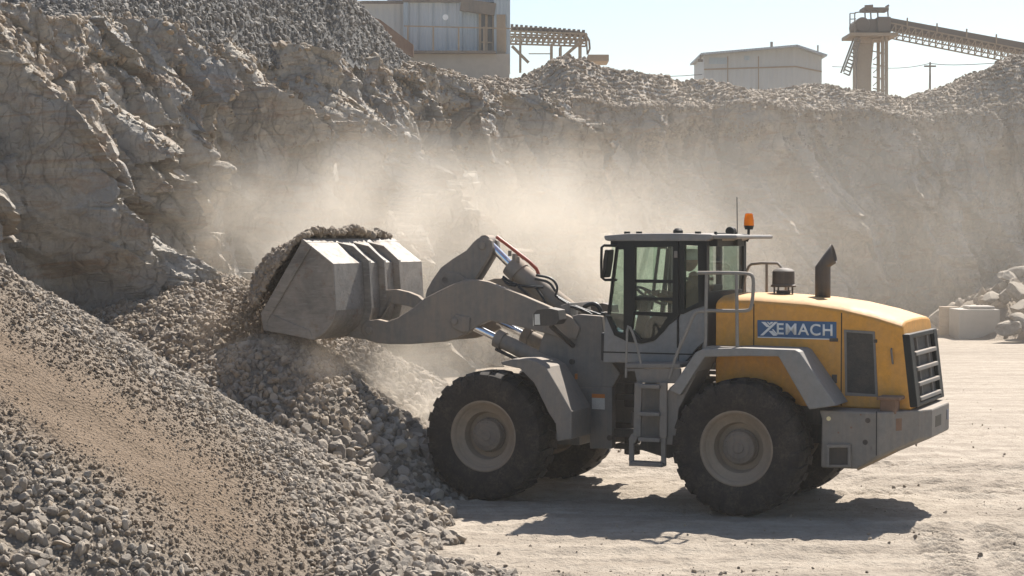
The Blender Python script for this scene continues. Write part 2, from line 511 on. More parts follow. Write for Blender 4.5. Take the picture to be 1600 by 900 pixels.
def pile_mat(name, ca_, cb_, cs_=None, sand=None):
    t = NT(name)
    n = t.noise(22, 6, .75); v = t.vor(26)
    c = t.mix(t.rng(n, .35, .7), ca_, cb_)
    if sand:
        q = t.n.new('ShaderNodeAttribute'); q.attribute_name = 'sand'
        c = t.mix(q.outputs['Fac'], c, t.mix(t.rng(n, .3, .7), tuple(x*.75 for x in sand), sand))
    return t.out(c, .95, 0, t.bump(n, .9, .04, t.bump(v, .8, .03)))
M['pile_gray'] = pile_mat('crushed_stone_bed', (.17, .14, .11), (.28, .23, .175), sand=(.205, .143, .09))
M['pile_dark'] = pile_mat('dark_crushed_stone_bed', (.07, .068, .065), (.15, .145, .138))
M['pile_tan'] = pile_mat('tan_rubble_bed', (.2, .16, .12), (.32, .26, .195))

# ------------------------------------------------------------------ loose stones (prototypes are never linked to the scene)
def stone_protos(n, mat, seed, flat=.75, sub=2, cuts=7):
    coll = bpy.data.collections.new('stone_shapes')
    rnd = random.Random(seed)
    for i in range(n):
        bm = bmesh.new(); bmesh.ops.create_icosphere(bm, subdivisions=sub, radius=1)
        sx, sy, sz = rnd.uniform(.75, 1.25), rnd.uniform(.65, 1.0), rnd.uniform(.5, .8)*flat/.75
        planes = [(Vector((rnd.gauss(0,1), rnd.gauss(0,1), rnd.gauss(0,1))).normalized(), rnd.uniform(.45, .8)) for _ in range(cuts)]
        for v in bm.verts:
            p = v.co.copy()
            for nn, d in planes:
                k = p.dot(nn) - d
                if k > 0: p -= nn*k
            p *= 1 + rnd.uniform(-.04, .04)
            v.co = Vector((p.x*sx, p.y*sy, p.z*sz))
        me = bpy.data.meshes.new('stone_shape'); bm.to_mesh(me); bm.free(); me.materials.append(mat)
        o = bpy.data.objects.new('stone_shape', me); coll.objects.link(o)
    return coll
def scatter(ob, pts, scl, coll, seed, nproto):
    """adds loose stones to a pile: a point cloud instanced by geometry nodes and joined with the pile's own mesh"""
    n = len(pts); rg = np.random.default_rng(seed)
    me = bpy.data.meshes.new('stone_points'); me.vertices.add(n)
    me.vertices.foreach_set('co', np.ascontiguousarray(pts, dtype=np.float32).ravel())
    a = me.attributes.new('rot', 'FLOAT_VECTOR', 'POINT'); a.data.foreach_set('vector', (rg.random((n, 3))*6.283).astype(np.float32).ravel())
    a = me.attributes.new('scl', 'FLOAT', 'POINT'); a.data.foreach_set('value', np.asarray(scl, dtype=np.float32))
    a = me.attributes.new('pick', 'INT', 'POINT'); a.data.foreach_set('value', rg.integers(0, nproto, n).astype(np.int32))
    po = bpy.data.objects.new('stone_points', me)
    g = bpy.data.node_groups.new('loose_stones', 'GeometryNodeTree')
    g.interface.new_socket('Geometry', in_out='INPUT', socket_type='NodeSocketGeometry'); g.interface.new_socket('Geometry', in_out='OUTPUT', socket_type='NodeSocketGeometry')
    N = g.nodes.new; gi = N('NodeGroupInput'); go = N('NodeGroupOutput'); oi = N('GeometryNodeObjectInfo'); ci = N('GeometryNodeCollectionInfo')
    oi.inputs['Object'].default_value = po; ci.inputs['Collection'].default_value = coll; ci.inputs['Separate Children'].default_value = True; ci.inputs['Reset Children'].default_value = True
    ip = N('GeometryNodeInstanceOnPoints'); ip.inputs['Pick Instance'].default_value = True; jn = N('GeometryNodeJoinGeometry')
    def attr(nm, ty):
        q = N('GeometryNodeInputNamedAttribute'); q.data_type = ty; q.inputs['Name'].default_value = nm; return q.outputs['Attribute']
    L = g.links.new
    L(oi.outputs['Geometry'], ip.inputs['Points']); L(ci.outputs[0], ip.inputs['Instance'])
    L(attr('pick', 'INT'), ip.inputs['Instance Index']); L(attr('rot', 'FLOAT_VECTOR'), ip.inputs['Rotation']); L(attr('scl', 'FLOAT'), ip.inputs['Scale'])
    L(gi.outputs[0], jn.inputs[0]); L(ip.outputs[0], jn.inputs[0]); L(jn.outputs[0], go.inputs[0])
    md = ob.modifiers.new('loose_stones', 'NODES'); md.node_group = g
P_GRAY = stone_protos(9, M['stone_gray'], 1); P_TAN = stone_protos(8, M['stone_tan'], 2); P_DARK = stone_protos(8, M['stone_dark'], 3)
M['stone_sand'] = stone_mat('brown_sandy_grain', [(0, (.14, .096, .06)), (.5, (.205, .145, .092)), (1, (.28, .21, .14))])
P_SAND = stone_protos(5, M['stone_sand'], 4, sub=1)
rng = np.random.default_rng(11)
def project(p):
    """world points (n,3) -> photo pixels"""
    d = p - np.array([0, 0, CAM_H]); cp, sp = math.cos(PITCH), math.sin(PITCH)
    dep = d[:, 1]*cp - d[:, 2]*sp; up = d[:, 1]*sp + d[:, 2]*cp
    return 800 + F*d[:, 0]/dep, 450 - F*up/dep
def in_view(p, m=60):
    x, y = project(p); return (x > -m-60) & (x < 1600+m) & (y > -m) & (y < 900+m)

# ------------------------------------------------------------------ quarry floor: one sheet out to the horizon
def axis(dense0, dense1, step, far0, far1, k=1.18):
    a = list(np.arange(dense0, dense1, step)); s = step
    while a[-1] < far1: s *= k; a.append(a[-1]+s)
    b = [dense0]; s = step
    while b[-1] > far0: s *= k; b.append(b[-1]-s)
    return np.array(b[:0:-1] + a)
def ground_h(x, y):
    h = .035*fbm(x*.5, y*1.2, 3, 4) + smoothstep(44, 27, y)*(.026*fbm(x*1.6, y*6, 9, 4) + .022*fbm(x*7, y*9, 21, 4))
    # ruts running along the loader's path and sweeping across the yard
    for (y0, sl_, w_, d_) in ((18.9,.02,.22,.02),(20.4,.05,.25,.018),(24.8,-.42,.30,.03),(27.2,-.42,.3,.03),(23.4,.02,.2,.02),(30,.1,.35,.03),(33.5,.06,.4,.03),(39,.04,.4,.04)):
        yy = y - y0 - sl_*(x-4) - .25*np.sin(x*.35+y0)
        d_ *= 1.7
        h = h - d_*np.exp(-(yy/w_)**2) + d_*.6*np.exp(-((np.abs(yy)-w_*1.5)/(w_*.5))**2)
        # tread lug prints in the rut
        h = h + .022*np.exp(-(yy/w_)**4)*np.sign(np.sin((x + .6*np.abs(yy))*2*math.pi/.21 + y0))*smoothstep(-.2, .5, fbm(x*.6, y*.6, 31, 2))
    # chevron tyre prints coming towards the camera at the right
    for xc in (4.55, 5.25):
        xx = x - xc - .12*(y-20); h = h + .030*np.exp(-(xx/.26)**6)*np.sin((y + .8*np.abs(xx))*2*math.pi/.19)*smoothstep(21.2, 20.2, y)
    return h
gx = axis(-4.5, 9.5, .03, -90, 90); gy = axis(17.0, 27.0, .035, -20, 160)
GX, GY = np.meshgrid(gx, gy, indexing='ij')
gr = grid_obj('quarry_ground', GX, GY, ground_h(GX, GY), M['ground']); tag(gr, 'pale dusty quarry floor with tyre ruts', 'ground', kind='structure')

# ------------------------------------------------------------------ cliffs
def catmull(pts, n):
    P = np.array([pts[0]] + list(pts) + [pts[-1]], float); out = []
    k = len(pts)-1
    for u in np.linspace(0, k, n*4):
        i = min(int(u), k-1); t = u - i; a, b, c, d = P[i:i+4]
        out.append(.5*((2*b) + (c-a)*t + (2*a-5*b+4*c-d)*t*t + (3*b-a-3*c+d)*t**3))
    out = np.array(out); s = np.concatenate([[0], np.cumsum(np.linalg.norm(np.diff(out[:, :2], axis=0), axis=1))])
    q = np.linspace(0, s[-1], n); return np.stack([np.interp(q, s, out[:, j]) for j in range(out.shape[1])], 1), q
class Cliff: pass
def cliff(name, pts, n, step, batter, seed, mat, amp=1.0, back=10.0, nb=60, shear=.36, berm=.8, mounds=()):
    """pts: (x, y, rim height) along the rim; rock relief pushed out along the wall's normal"""
    P, s = catmull(pts, n)
    T = np.gradient(P[:, :2], axis=0); T /= np.linalg.norm(T, axis=1)[:, None]
    for _ in range(30): T[1:-1] = (T[:-2]+T[1:-1]+T[2:])/3
    T /= np.linalg.norm(T, axis=1)[:, None]
    N = np.stack([T[:, 1], -T[:, 0]], 1)
    Hm = P[:, 2].max(); nt_ = int(Hm/step)+1
    t = np.linspace(0, 1, nt_)
    S, Tt = np.meshgrid(s, t, indexing='ij'); H = P[:, 2][:, None] + .35*fbm(s*.6, s*0+seed, seed, 4)[:, None]
    Z = Tt*H
    def relief(S, Z):
        wx = S + .28*fbm(S*.5, Z*.5, seed+1, 3); wz = Z + .3*fbm(S*.5+40, Z*.5, seed+2, 3)
        a = wx + shear*(wz)                              # slabs lean: their edges run down to the right
        big = 1 - np.abs(fbm(a*.20, wz*.05, seed+3, 3))*2
        d = .9*(big-.4)
        ph = (wx + .26*wz)/3.1 + .22*fbm(S*.3, Z*.25, seed+81, 2); k0 = np.floor(ph); fr = ph - k0
        saw = np.where(fr < .28, fr/.28, 1-(fr-.28)/.72)
        d = d + saw*(.4 + 1.0*_h(k0, k0*0, seed+82))*smoothstep(-.5, .1, fbm(S*.3, Z*.35, seed+83, 2))
        ph = (wx + .3*wz)/1.15 + .3*fbm(S*.6, Z*.5, seed+84, 2); k0 = np.floor(ph); fr = ph - k0
        d = d + np.where(fr < .25, fr/.25, 1-(fr-.25)/.75)*.42*_h(k0, np.floor(wz*.5+_h(k0, k0, seed)*3), seed+85)
        d = d + .95*shards(a*.34, wz*.22, seed+5, 1.35, .7) + .60*shards(a*.75+3, wz*.40, seed+12, 1.3, .7) + .24*shards(a*1.9, wz*1.1, seed+20, 1.2, .9, 'max') + .72*facets(a*.62+9, wz*.30, seed+25, 1.15)
        d = d + .46*facets(a*1.4+5, wz*.62, seed+26, 1.25) + .05*facets(a*3.6+5, wz*2.3, seed+27, 1.0)
        w2 = a + .12*fbm(S*2.5, Z*2.5, seed+70, 3)
        hard = smoothstep(-.6, .0, fbm(S*.35, Z*.35, seed+71, 2))
        d = d - hard*(.34*np.exp(-(cell_edge(w2*.75, wz*.42, seed+72)/.05)**2) + .09*np.exp(-(cell_edge(w2*1.9, wz*1.3, seed+74)/.06)**2))
        rough = .35 + .65*smoothstep(-.2, .3, fbm(S*.7+9, Z*.7, seed+76, 2))
        d = d + rough*(.09*shards(a*4.6, wz*3.2, seed+30, 1.2, .9) + .035*shards(a*10, wz*8, seed+33, 1.2, .9, 'max'))
        loose = smoothstep(.74, .93, Z/Hm + .12*fbm(S*.4, Z*.3, seed+40, 2))     # crumbly top
        d = d*(1-.55*loose) + loose*.35*fbm(S*1.3, Z*1.6, seed+41, 5)
        d = d + rough*.05*fbm(S*3, Z*3, seed+42, 5)
        return amp*d
    D = batter*(1-Tt)*H + relief(S, Z)
    D = D + .9*np.exp(-Tt*5)*(.5+vnoise(S*.4, Tt*0, seed+50))       # fallen debris at the foot
    X = P[:, 0][:, None] + N[:, 0][:, None]*D; Y = P[:, 1][:, None] + N[:, 1][:, None]*D
    # top: run back over the rim
    bk_ = np.linspace(0, 1, nb+1)[1:]**1.3*back
    SB, BB = np.meshgrid(s, bk_, indexing='ij')
    d0 = D[:, -1][:, None]*np.exp(-BB/1.0)
    ZB = H + berm*smoothstep(0, 2.5, BB)*(vnoise(SB*.33, BB*.3, seed+60)*1.1+.1) + .22*fbm(SB*1.2, BB*1.2, seed+61, 5)*smoothstep(0, .8, BB)
    for (mx, my, mh, ms) in mounds:
        xx = P[:, 0][:, None] - N[:, 0][:, None]*BB; yy = P[:, 1][:, None] - N[:, 1][:, None]*BB
        ZB = ZB + mh*np.exp(-((xx-mx)**2+(yy-my)**2)/ms**2)*smoothstep(0, 2.0, BB)
    XB = P[:, 0][:, None] + N[:, 0][:, None]*(d0-BB); YB = P[:, 1][:, None] + N[:, 1][:, None]*(d0-BB)
    X = np.concatenate([X, XB], 1); Y = np.concatenate([Y, YB], 1); Z = np.concatenate([Z, ZB], 1)
    Z[:, 0] = -.3
    o = grid_obj(name, X, Y, Z, mat, smooth=False)
    c = Cliff(); c.o = o; c.X, c.Y, c.Z = X, Y, Z; c.nt = nt_; c.nb = nb
    return c
near_pts = [(-13.6,19.5,6.6),(-11.0,24.5,6.7),(-9.2,29,6.9),(-7.5,34,7.2),(-5.7,40,7.35),(-3.4,46,7.5),(-1.3,51.5,7.6),(.3,56,7.4),(1.2,60.5,7.3),(2.0,65,7.2)]
c1 = cliff('quarry_cliff', near_pts, 1300, .034, .36, 5, M['rock'], 1.0, 9, 70, berm=.3)
tag(c1.o, 'steep broken tan rock face of the quarry rising at the left', 'cliff', kind='structure')
far_pts = [(-9,62.5,7.5),(-2,63.8,7.6),(4.0,64.8,7.9),(8.0,66.3,8.0),(12,68.5,7.9),(18,69,7.9),(24,67.5,8.3),(30,63,8.4),(36,56,8.4)]
c2 = cliff('quarry_cliff', far_pts, 620, .085, .26, 77, M['rock_far'], .9, 16, 60, .2, 1.0, [(19.5,73,1.0,4.5),(23,72,.8,4),(12.2,73,.6,2.2),(3.0,68.5,.4,3.2),(-1,68,.7,3)])
tag(c2.o, 'hazy far rock face of the quarry in shade behind the loader', 'cliff', kind='structure')
# plateau behind the rims, carrying the buildings
px_ = np.linspace(-60, 70, 130); py_ = np.linspace(20, 150, 120)
PX, PY = np.meshgrid(px_, py_, indexing='ij')
# only where it lies behind the walls
def behind(x, y):
    rim = np.concatenate([np.array(near_pts)[:7, :2], np.array(far_pts)[1:, :2]])
    yl = np.interp(x, rim[:, 0], rim[:, 1]); return y - yl
PZ = 7.6 + .5*fbm(PX*.1, PY*.1, 91, 3)
keep = behind(PX, PY) > 5.0
i = np.arange(PX.size).reshape(PX.shape)
q = np.stack([i[:-1,:-1], i[1:,:-1], i[1:,1:], i[:-1,1:]], -1).reshape(-1, 4)
kk = keep.ravel()[q].all(1); q = q[kk]
PZ = np.where(behind(PX, PY) < 9, PZ-.6, PZ)
me = raw_mesh('plateau_terrain', np.stack([PX, PY, PZ], -1).reshape(-1, 3), q, True); me.materials.append(M['pile_tan'])
po_ = link(bpy.data.objects.new('plateau_terrain', me)); tag(po_, 'flat dusty ground on top of the quarry walls', 'terrain', kind='structure')

# rubble lying on the rims and ledges
def rim_stones(c, n, lo, hi, seed, smin, smax, coll, npro, zmax_back=None):
    rg = np.random.default_rng(seed); ns, nc = c.X.shape
    i = rg.integers(0, ns-1, n); j = rg.integers(int(lo*c.nt), c.nt + int(hi*c.nb), n)
    f = rg.random(n); 
    p = np.stack([c.X[i, j]*(1-f)+c.X[i+1, j]*f, c.Y[i, j]*(1-f)+c.Y[i+1, j]*f, c.Z[i, j]*(1-f)+c.Z[i+1, j]*f], 1)
    # steep places hold few stones
    G = np.stack([c.X, c.Y, c.Z], -1); W_ = 3
    i0, i1 = np.maximum(i-W_, 0), np.minimum(i+W_, ns-1); j0, j1 = np.maximum(j-W_, 0), np.minimum(j+W_, nc-1)
    nr = np.cross(G[i1, j]-G[i0, j], G[i, j1]-G[i, j0]); nz = np.abs(nr[:, 2])/(np.linalg.norm(nr, axis=1)+1e-9)
    top = np.clip((j/c.nt - lo)/(1-lo), 0, 1)
    k = (nz > rg.uniform(.45, 1.0, n) - .25*top) & in_view(p, 40); p = p[k]
    s_ = smin + (smax-smin)*rg.random(len(p))**4
    scatter(c.o, p, s_, coll, seed, npro)
rim_stones(c1, 52000, .66, .40, 101, .015, .12, P_TAN, 8)
rim_stones(c2, 150000, .80, .8, 102, .025, .15, P_TAN, 8)
# ------------------------------------------------------------------ the wheel loader
HEAD = 24.2
LOADER = Vector((3.145, 22.71, 0))
ca, sa = math.cos(R(HEAD)), math.sin(R(HEAD))
def LP(px, py, v):
    """photo pixel -> (forward, up) in the loader's lengthwise plane at side offset v"""
    d = ray(px, py); o = Vector((0, 0, CAM_H)) - LOADER
    # side coordinate = dot(p, (-sa,-ca))
    t = (v - (-sa*o.x - ca*o.y)) / (-sa*d.x - ca*d.y)
    p = o + d*t
    return (-ca*p.x + sa*p.y, p.z)
def PL(pts, v): return [LP(x, y, v) for x, y in pts]
def P3(px, py, v):
    u, z = LP(px, py, v); return (u, v, z)
def Z1(zx, zy): return (900 + zx*320/1200, 320 + zy*320/1200)       # cab close-up coordinates
def Z2(zx, zy): return (1160 + zx/3.2147, 360 + zy/3.2147)
def Z3(zx, zy): return (340 + zx/4.092, 340 + zy/4.092)
def Z4(zx, zy): return (640 + zx/4.284, 350 + zy/4.284)
def Z5(zx, zy): return (640 + zx/3.6, 540 + zy/3.6)
def Z6(zx, zy): return (960 + zx/3.2147, 540 + zy/3.2147)
def Z7(zx, zy): return (1200 + zx/2.6475, 560 + zy/2.6475)

LR = empty('wheel_loader', LOADER, R(180 - HEAD))
tag(LR, 'yellow and grey articulated wheel loader with a raised full bucket on the quarry floor', 'wheel loader')
WB = 3.245
def part(mb, name, mat, bevel=0.0, smooth=None, parent=None):
    return mb.build(name, mat, parent or LR, bevel, smooth)

# ---- wheels
def make_wheel():
    hub_e = empty('wheel', (0, 0, 0), 0, LR)
    t = MB()
    prof = [(-.20,.435),(-.262,.44),(-.295,.50),(-.306,.58),(-.298,.66),(-.282,.72),(-.25,.757),(-.12,.772),(0,.776),
            (.12,.772),(.25,.757),(.282,.72),(.298,.66),(.306,.58),(.295,.50),(.262,.44),(.20,.435)]
    t.lathe(prof, n=80)
    nl = 24
    for side in (1, -1):
        path = [(-.03,.776,.803),(.12,.765,.803),(.225,.75,.796),(.288,.70,.762),(.306,.64,.70),(.3085,.60,.622)]
        for k in range(nl):
            a0 = 2*math.pi*(k + (.5 if side < 0 else 0))/nl
            vs = []
            for j, (y, rb, rt) in enumerate(path):
                sk = .30*abs(y)*1.0
                hw = (.062, .074, .082, .084, .078, .072)[j]
                for r_ in (rb - .02, rt):
                    for s_ in (-1, 1):
                        an = a0 + sk + s_*hw*(1 if r_ < rt else .9)
                        vs.append((r_*math.cos(an), y*side, r_*math.sin(an)))
            fs = []
            for j in range(len(path)-1):
                b = j*4; c = b+4
                fs += [(b+2,b+3,c+3,c+2),(b,b+2,c+2,c),(b+1,c+1,c+3,b+3)]
            e = (len(path)-1)*4
            fs += [(0,1,3,2),(e,e+2,e+3,e+1)]
            t.add(vs, fs)
    ty = t.build('tyre', M['tyre'], hub_e, 0, 42)
    r = MB()
    r.lathe([(.18,.44),(.262,.447),(.268,.43),(.262,.415),(.25,.405),(.235,.39),(.215,.385),(.20,.36),(.185,.35),(.165,.30),(.10,.285),(.055,.275),(.05,.10),(.045,.0)], n=64)
    r.lathe([(-.18,.44),(-.262,.447),(-.268,.43),(-.24,.40),(-.05,.385),(-.045,.0)], n=48)
    r.build('rim', M['rim'], hub_e, 0, 40)
    h = MB()
    h.lathe([(.052,.215),(.085,.213),(.09,.20),(.15,.196),(.165,.185),(.17,.14),(.178,.13),(.18,.07),(.19,.06),(.19,0)], n=40)
    for k in range(20):
        a = 2*math.pi*k/20
        h.cyl((.205*math.cos(a), .082, .205*math.sin(a)), (.205*math.cos(a), .105, .205*math.sin(a)), .011, n=6)
    for k in range(16):
        a = 2*math.pi*k/16
        h.cyl((.163*math.cos(a), .16, .163*math.sin(a)), (.163*math.cos(a), .178, .163*math.sin(a)), .009, n=6)
    h.build('hub', M['hub'], hub_e, 0, 35)
    return hub_e
wh = make_wheel()
wheel_spots = [(0, 1.06, 1, .0), (0, -1.06, -1, .4), (WB, 1.06, 1, 1.1), (WB, -1.06, -1, .7)]
for i, (u, v, s, rot) in enumerate(wheel_spots):
    o = wh
    if i:
        o = wh.copy(); link(o)
        for ch in wh.children:
            c = ch.copy(); link(c); c.parent = o
    o.location = (u, v, .79)
    # tread chevrons point forward on both sides: near wheels unturned, far wheels turned half round about the vertical
    o.rotation_euler = Euler((0, rot, 0 if s > 0 else math.pi))
# ---- axles and chassis
m = MB()
for u in (0, WB):
    m.cyl((u, -.8, .79), (u, .8, .79), .17, n=20)
    m.cyl((u, -.3, .79), (u, .3, .79), .30, n=20)
part(m, 'axle', M['dark'], 0, 35)
m = MB()
for s in (1, -1):
    m.prism([(-1.5,.85),(-1.5,1.30),(.95,1.30),(1.35,1.05),(1.55,.62),(1.15,.52),(.6,.70)], s*.42, s*.34)
m.box((-1.2,-.34,1.0), (.9,.34,1.28)); m.box((1.0,-.34,.6),(1.5,.34,.72))
m.box((.45,-.8,.95),(1.5,.8,1.12)); m.box((.5,-.74,1.12),(.75,.74,1.5))
m.box((-.95,-.72,1.05),(.62,.72,1.5))
part(m, 'rear_frame', M['dark'], .01)
m = MB()
m.cyl((1.78,0,.50),(1.78,0,.82),.10); m.cyl((1.78,0,1.1),(1.78,0,1.4),.10)
m.box((1.5,-.2,.58),(1.95,.2,.64)); m.box((1.5,-.2,1.2),(1.95,.2,1.27))
m.bar((1.2,.30,.78),(2.35,.36,.82),.1); m.bar((1.2,-.30,.78),(2.35,-.36,.82),.1)
part(m, 'articulation_joint', M['dark'], .006)
# ---- front frame
m = MB()
near = PL([(858,503),(880,497),(905,491),(940,494),(946,545),(958,568),(969,584),(958,604),(921,606),(893,640),(850,640),(838,560),(846,530)], .46)
for s in (1, -1): m.prism(near, s*.46, s*.36)
low = PL([(893,606),(957,604),(957,701),(922,701),(921,676),(893,664)], .46)
for s in (1, -1): m.prism(low, s*.47, s*.34)
m.box((2.35,-.36,.62),(3.75,.36,1.25)); m.box((2.42,-.36,1.25),(2.75,.36,1.75))
m.prism([(2.5,1.7),(2.62,2.38),(2.5,2.42),(2.38,1.7)], -.36, .36)
m.box((2.75,-.80,1.02),(3.7,.80,1.14))
part(m, 'front_frame', M['gray'], .012)
m = MB(); m.cyl(P3(887,512,.44), P3(887,512,.44), .05)
m = MB()
for (x, y, v) in ((899,513,.46),(894,565,.46),(953,684,.47)):
    p = P3(x, y, v); m.cyl(p, (p[0], v+.02, p[2]), .035, n=14)
part(m, 'pin', M['dark'], 0, 35)
m = MB(); p = LP(945,616,.47); q = LP(925,639,.47)
m.box((q[0], .47, q[1]), (p[0], .474, p[1]-.05)); part(m, 'warning_label', M['white_label'])
m = MB(); m.box((q[0], .47, p[1]-.049), (p[0], .4745, p[1])); part(m, 'warning_label_head', M['orange_label'])
m = MB()
p = LP(901,588,.46); m.box((p[0]-.015,.46,p[1]-.035),(p[0]+.015,.49,p[1]+.035)); part(m, 'side_marker', M['orange_label'], .005)
# ---- front fenders
fo = PL([(782,566),(800,561),(824,561),(840,565.5),(853,574),(871,604),(893,643),(893,686),(870,690),(868,662),(857,645),(834,598),(812,576),(784,570)], 1.36)
for s in (1, -1):
    m = MB(); m.prism(fo, s*1.36, s*.72); part(m, 'front_fender', M['gray'], .012)
# ---- lift arms
arm = PL([(663,466),(690,452),(712,442),(727,437),(745,437),(761,440),(810,459),(857,479),(893,496),(906,513),(900,530),(880,529),(845,519),
          (800,508),(765,501),(748,508),(730,521),(712,529),(694,534),(640,538),(609,538),(588,536),(573,531),(564,520),(565,508),(574,501),(589,499),(604,502.5),(622,496),(645,481)], .50)
for s in (1, -1):
    m = MB(); m.prism(arm, s*.50, s*.39)
    b = PL([(703,502),(712,491),(735,496),(733,519),(722,520),(708,513)], .52)
    m.prism(b, s*.53, s*.50)
    p = LP(711,502,.52); m.cyl((p[0], s*.52, p[1]), (p[0], s*.55, p[1]), .05)
    p = LP(577,516,.5); m.cyl((p[0], s*.47, p[1]), (p[0], s*.53, p[1]), .055)
    part(m, 'lift_arm', M['armgray'], .014)
m = MB()
p = LP(735,470,0); m.cyl((p[0], -.4, p[1]), (p[0], .4, p[1]), .16, n=28)
p = LP(895,512,0); m.cyl((p[0], -.36, p[1]), (p[0], .36, p[1]), .10, n=20)
part(m, 'cross_tube', M['armgray'], 0, 35)
m = MB()
bc = PL([(664.5,466),(667,453),(675,438),(689,418),(708,404),(729,391),(740,378),(747,372),(759,370),(768,376),(770,388),(763,403),(754,418),(743,436),(725,455),(715,472),(690,492),(668,492)], .12)
m.prism(bc, .13, .05); m.prism(bc, -.13, -.05)
for (x, y) in ((754,384),(697,437)):
    p = LP(x, y, .12); m.cyl((p[0], -.16, p[1]), (p[0], .155, p[1]), .055)
p = LP(710,430,0.12); m.box((p[0]-.2,-.05,p[1]-.06),(p[0]+.2,.05,p[1]+.06))
b = PL([(697,424),(715,426),(735,438),(700,452),(688,440)], .13)
m.prism(b, .155, .13)
part(m, 'bell_crank', M['armgray'], .012)
m = MB()
lk = PL([(664,470),(655,462),(640,456),(622,452),(604,453),(598,462),(604,472),(640,478),(662,486)], .0)
m.prism(lk, -.05, .05); part(m, 'bucket_link', M['armgray'], .01)
# ---- hydraulics
m = MB()
a, b, c, d = P3(762,378,0), P3(799,414,0), P3(803,419,0), P3(905,497,0)
m.cyl(c, d, .125, n=24); m.cyl(b, P3(812,427,0), .15, n=24)
p = Vector(b); q = Vector(d)
for k in range(5):
    t0 = p.lerp(q, .02+.03*k) + Vector((0, .09*(-1)**k, .13)); m.cyl(t0, t0+Vector((0,0,.07)), .025, n=8)
tc_ = part(m, 'tilt_cylinder', M['armgray'], 0, 35)
m = MB(); m.cyl(a, c, .055, n=20); m.build('rod', M['chrome'], tc_, 0, 35)
m = MB(); m.cyl((a[0], -.11, a[2]), (a[0], .11, a[2]), .09); m.build('rod_eye', M['armgray'], tc_, 0, 35)
for s in (1, -1):
    v = .43
    a, b, d = P3(735,508,.43), P3(776,528,.43), P3(868,574,.43)
    a, b, d = [(x[0], s*v, x[2]) for x in (a, b, d)]
    m = MB(); m.cyl(b, d, .098, n=24); m.cyl(b, Vector(b).lerp(Vector(d), .12), .118, n=24)
    lc = part(m, 'lift_cylinder', M['armgray'], 0, 35)
    m = MB(); m.cyl(a, b, .05, n=18); m.build('rod', M['chrome'], lc, 0, 35)
    m = MB(); e = Vector((0, s*.03, -.14)); m.tube([Vector(b)+e, Vector(b).lerp(Vector(d), .5)+e, Vector(d)+e], .022); m.build('hose', M['hose'], lc, 0, 60)
m = MB()
m.tube([P3(776,370,.1), P3(800,388,.1), P3(837,417,.1), P3(842,430,.08)], .024, smooth=1); part(m, 'red_hose', M['redhose'], 0, 60)
m = MB()
for pts, v in (([(786,432),(800,443),(820,448),(849,449)], .17), ([(838,430),(862,434),(872,448),(868,462)], .12), ([(836,436),(858,440),(868,455)], .16),
               ([(810,448),(822,458),(833,470),(838,480)], .2), ([(838,450),(848,465),(856,480)], .18), ([(785,434),(792,444),(806,447)], .22),
               ([(868,462),(890,475),(915,485),(938,492)], .15), ([(872,466),(895,480),(925,492)], .25), ([(880,488),(890,478),(905,482),(922,490)], .32)):
    m.tube([P3(x, y, v) for x, y in pts], .017, smooth=2)
part(m, 'hydraulic_hose', M['hose'], 0, 60)
m = MB()
for (pts, v) in (([(936,490),(930,520),(934,560),(948,585)], .2), ([(942,488),(938,520),(941,556),(956,580)], .1), ([(930,487),(925,520),(929,560),(940,590)], -.05), ([(905,487),(920,474),(936,476),(942,500)], -.1)):
    m.tube([P3(x, y, v) for x, y in pts], .03, smooth=2)
part(m, 'joint_hose', M['hose'], 0, 60)

# ---- bucket
BV = 1.25
A_, B_, C_, D_, E_, F_ = [LP(x, y, BV) for x, y in ((474,374),(521,412),(525,485),(490,531),(412,516),(408,490))]
def lerp2(p, q, t): return (p[0]+(q[0]-p[0])*t, p[1]+(q[1]-p[1])*t)
CD = [C_]; 
ctrl = LP(521,516,BV)
for k in range(1, 7):
    t = k/7; CD.append(tuple((1-t)**2*C_[i]+2*t*(1-t)*ctrl[i]+t*t*D_[i] for i in (0, 1)))
shell = [A_, B_] + CD + [D_, E_]
cen = (sum(p[0] for p in shell)/len(shell), sum(p[1] for p in shell)/len(shell))
def inset(pts, d):
    out = []
    for i, p in enumerate(pts):
        a = pts[max(i-1, 0)]; b = pts[min(i+1, len(pts)-1)]
        t = Vector((b[0]-a[0], b[1]-a[1])).normalized(); n = Vector((-t.y, t.x))
        if n.dot(Vector((cen[0]-p[0], cen[1]-p[1]))) < 0: n = -n
        out.append((p[0]+n.x*d, p[1]+n.y*d))
    return out
m = MB()
inn = inset(shell, .035)
for i in range(len(shell)-1):
    m.prism([shell[i], shell[i+1], inn[i+1], inn[i]], -BV, BV)
bk = part(m, 'bucket', M['bucket'])
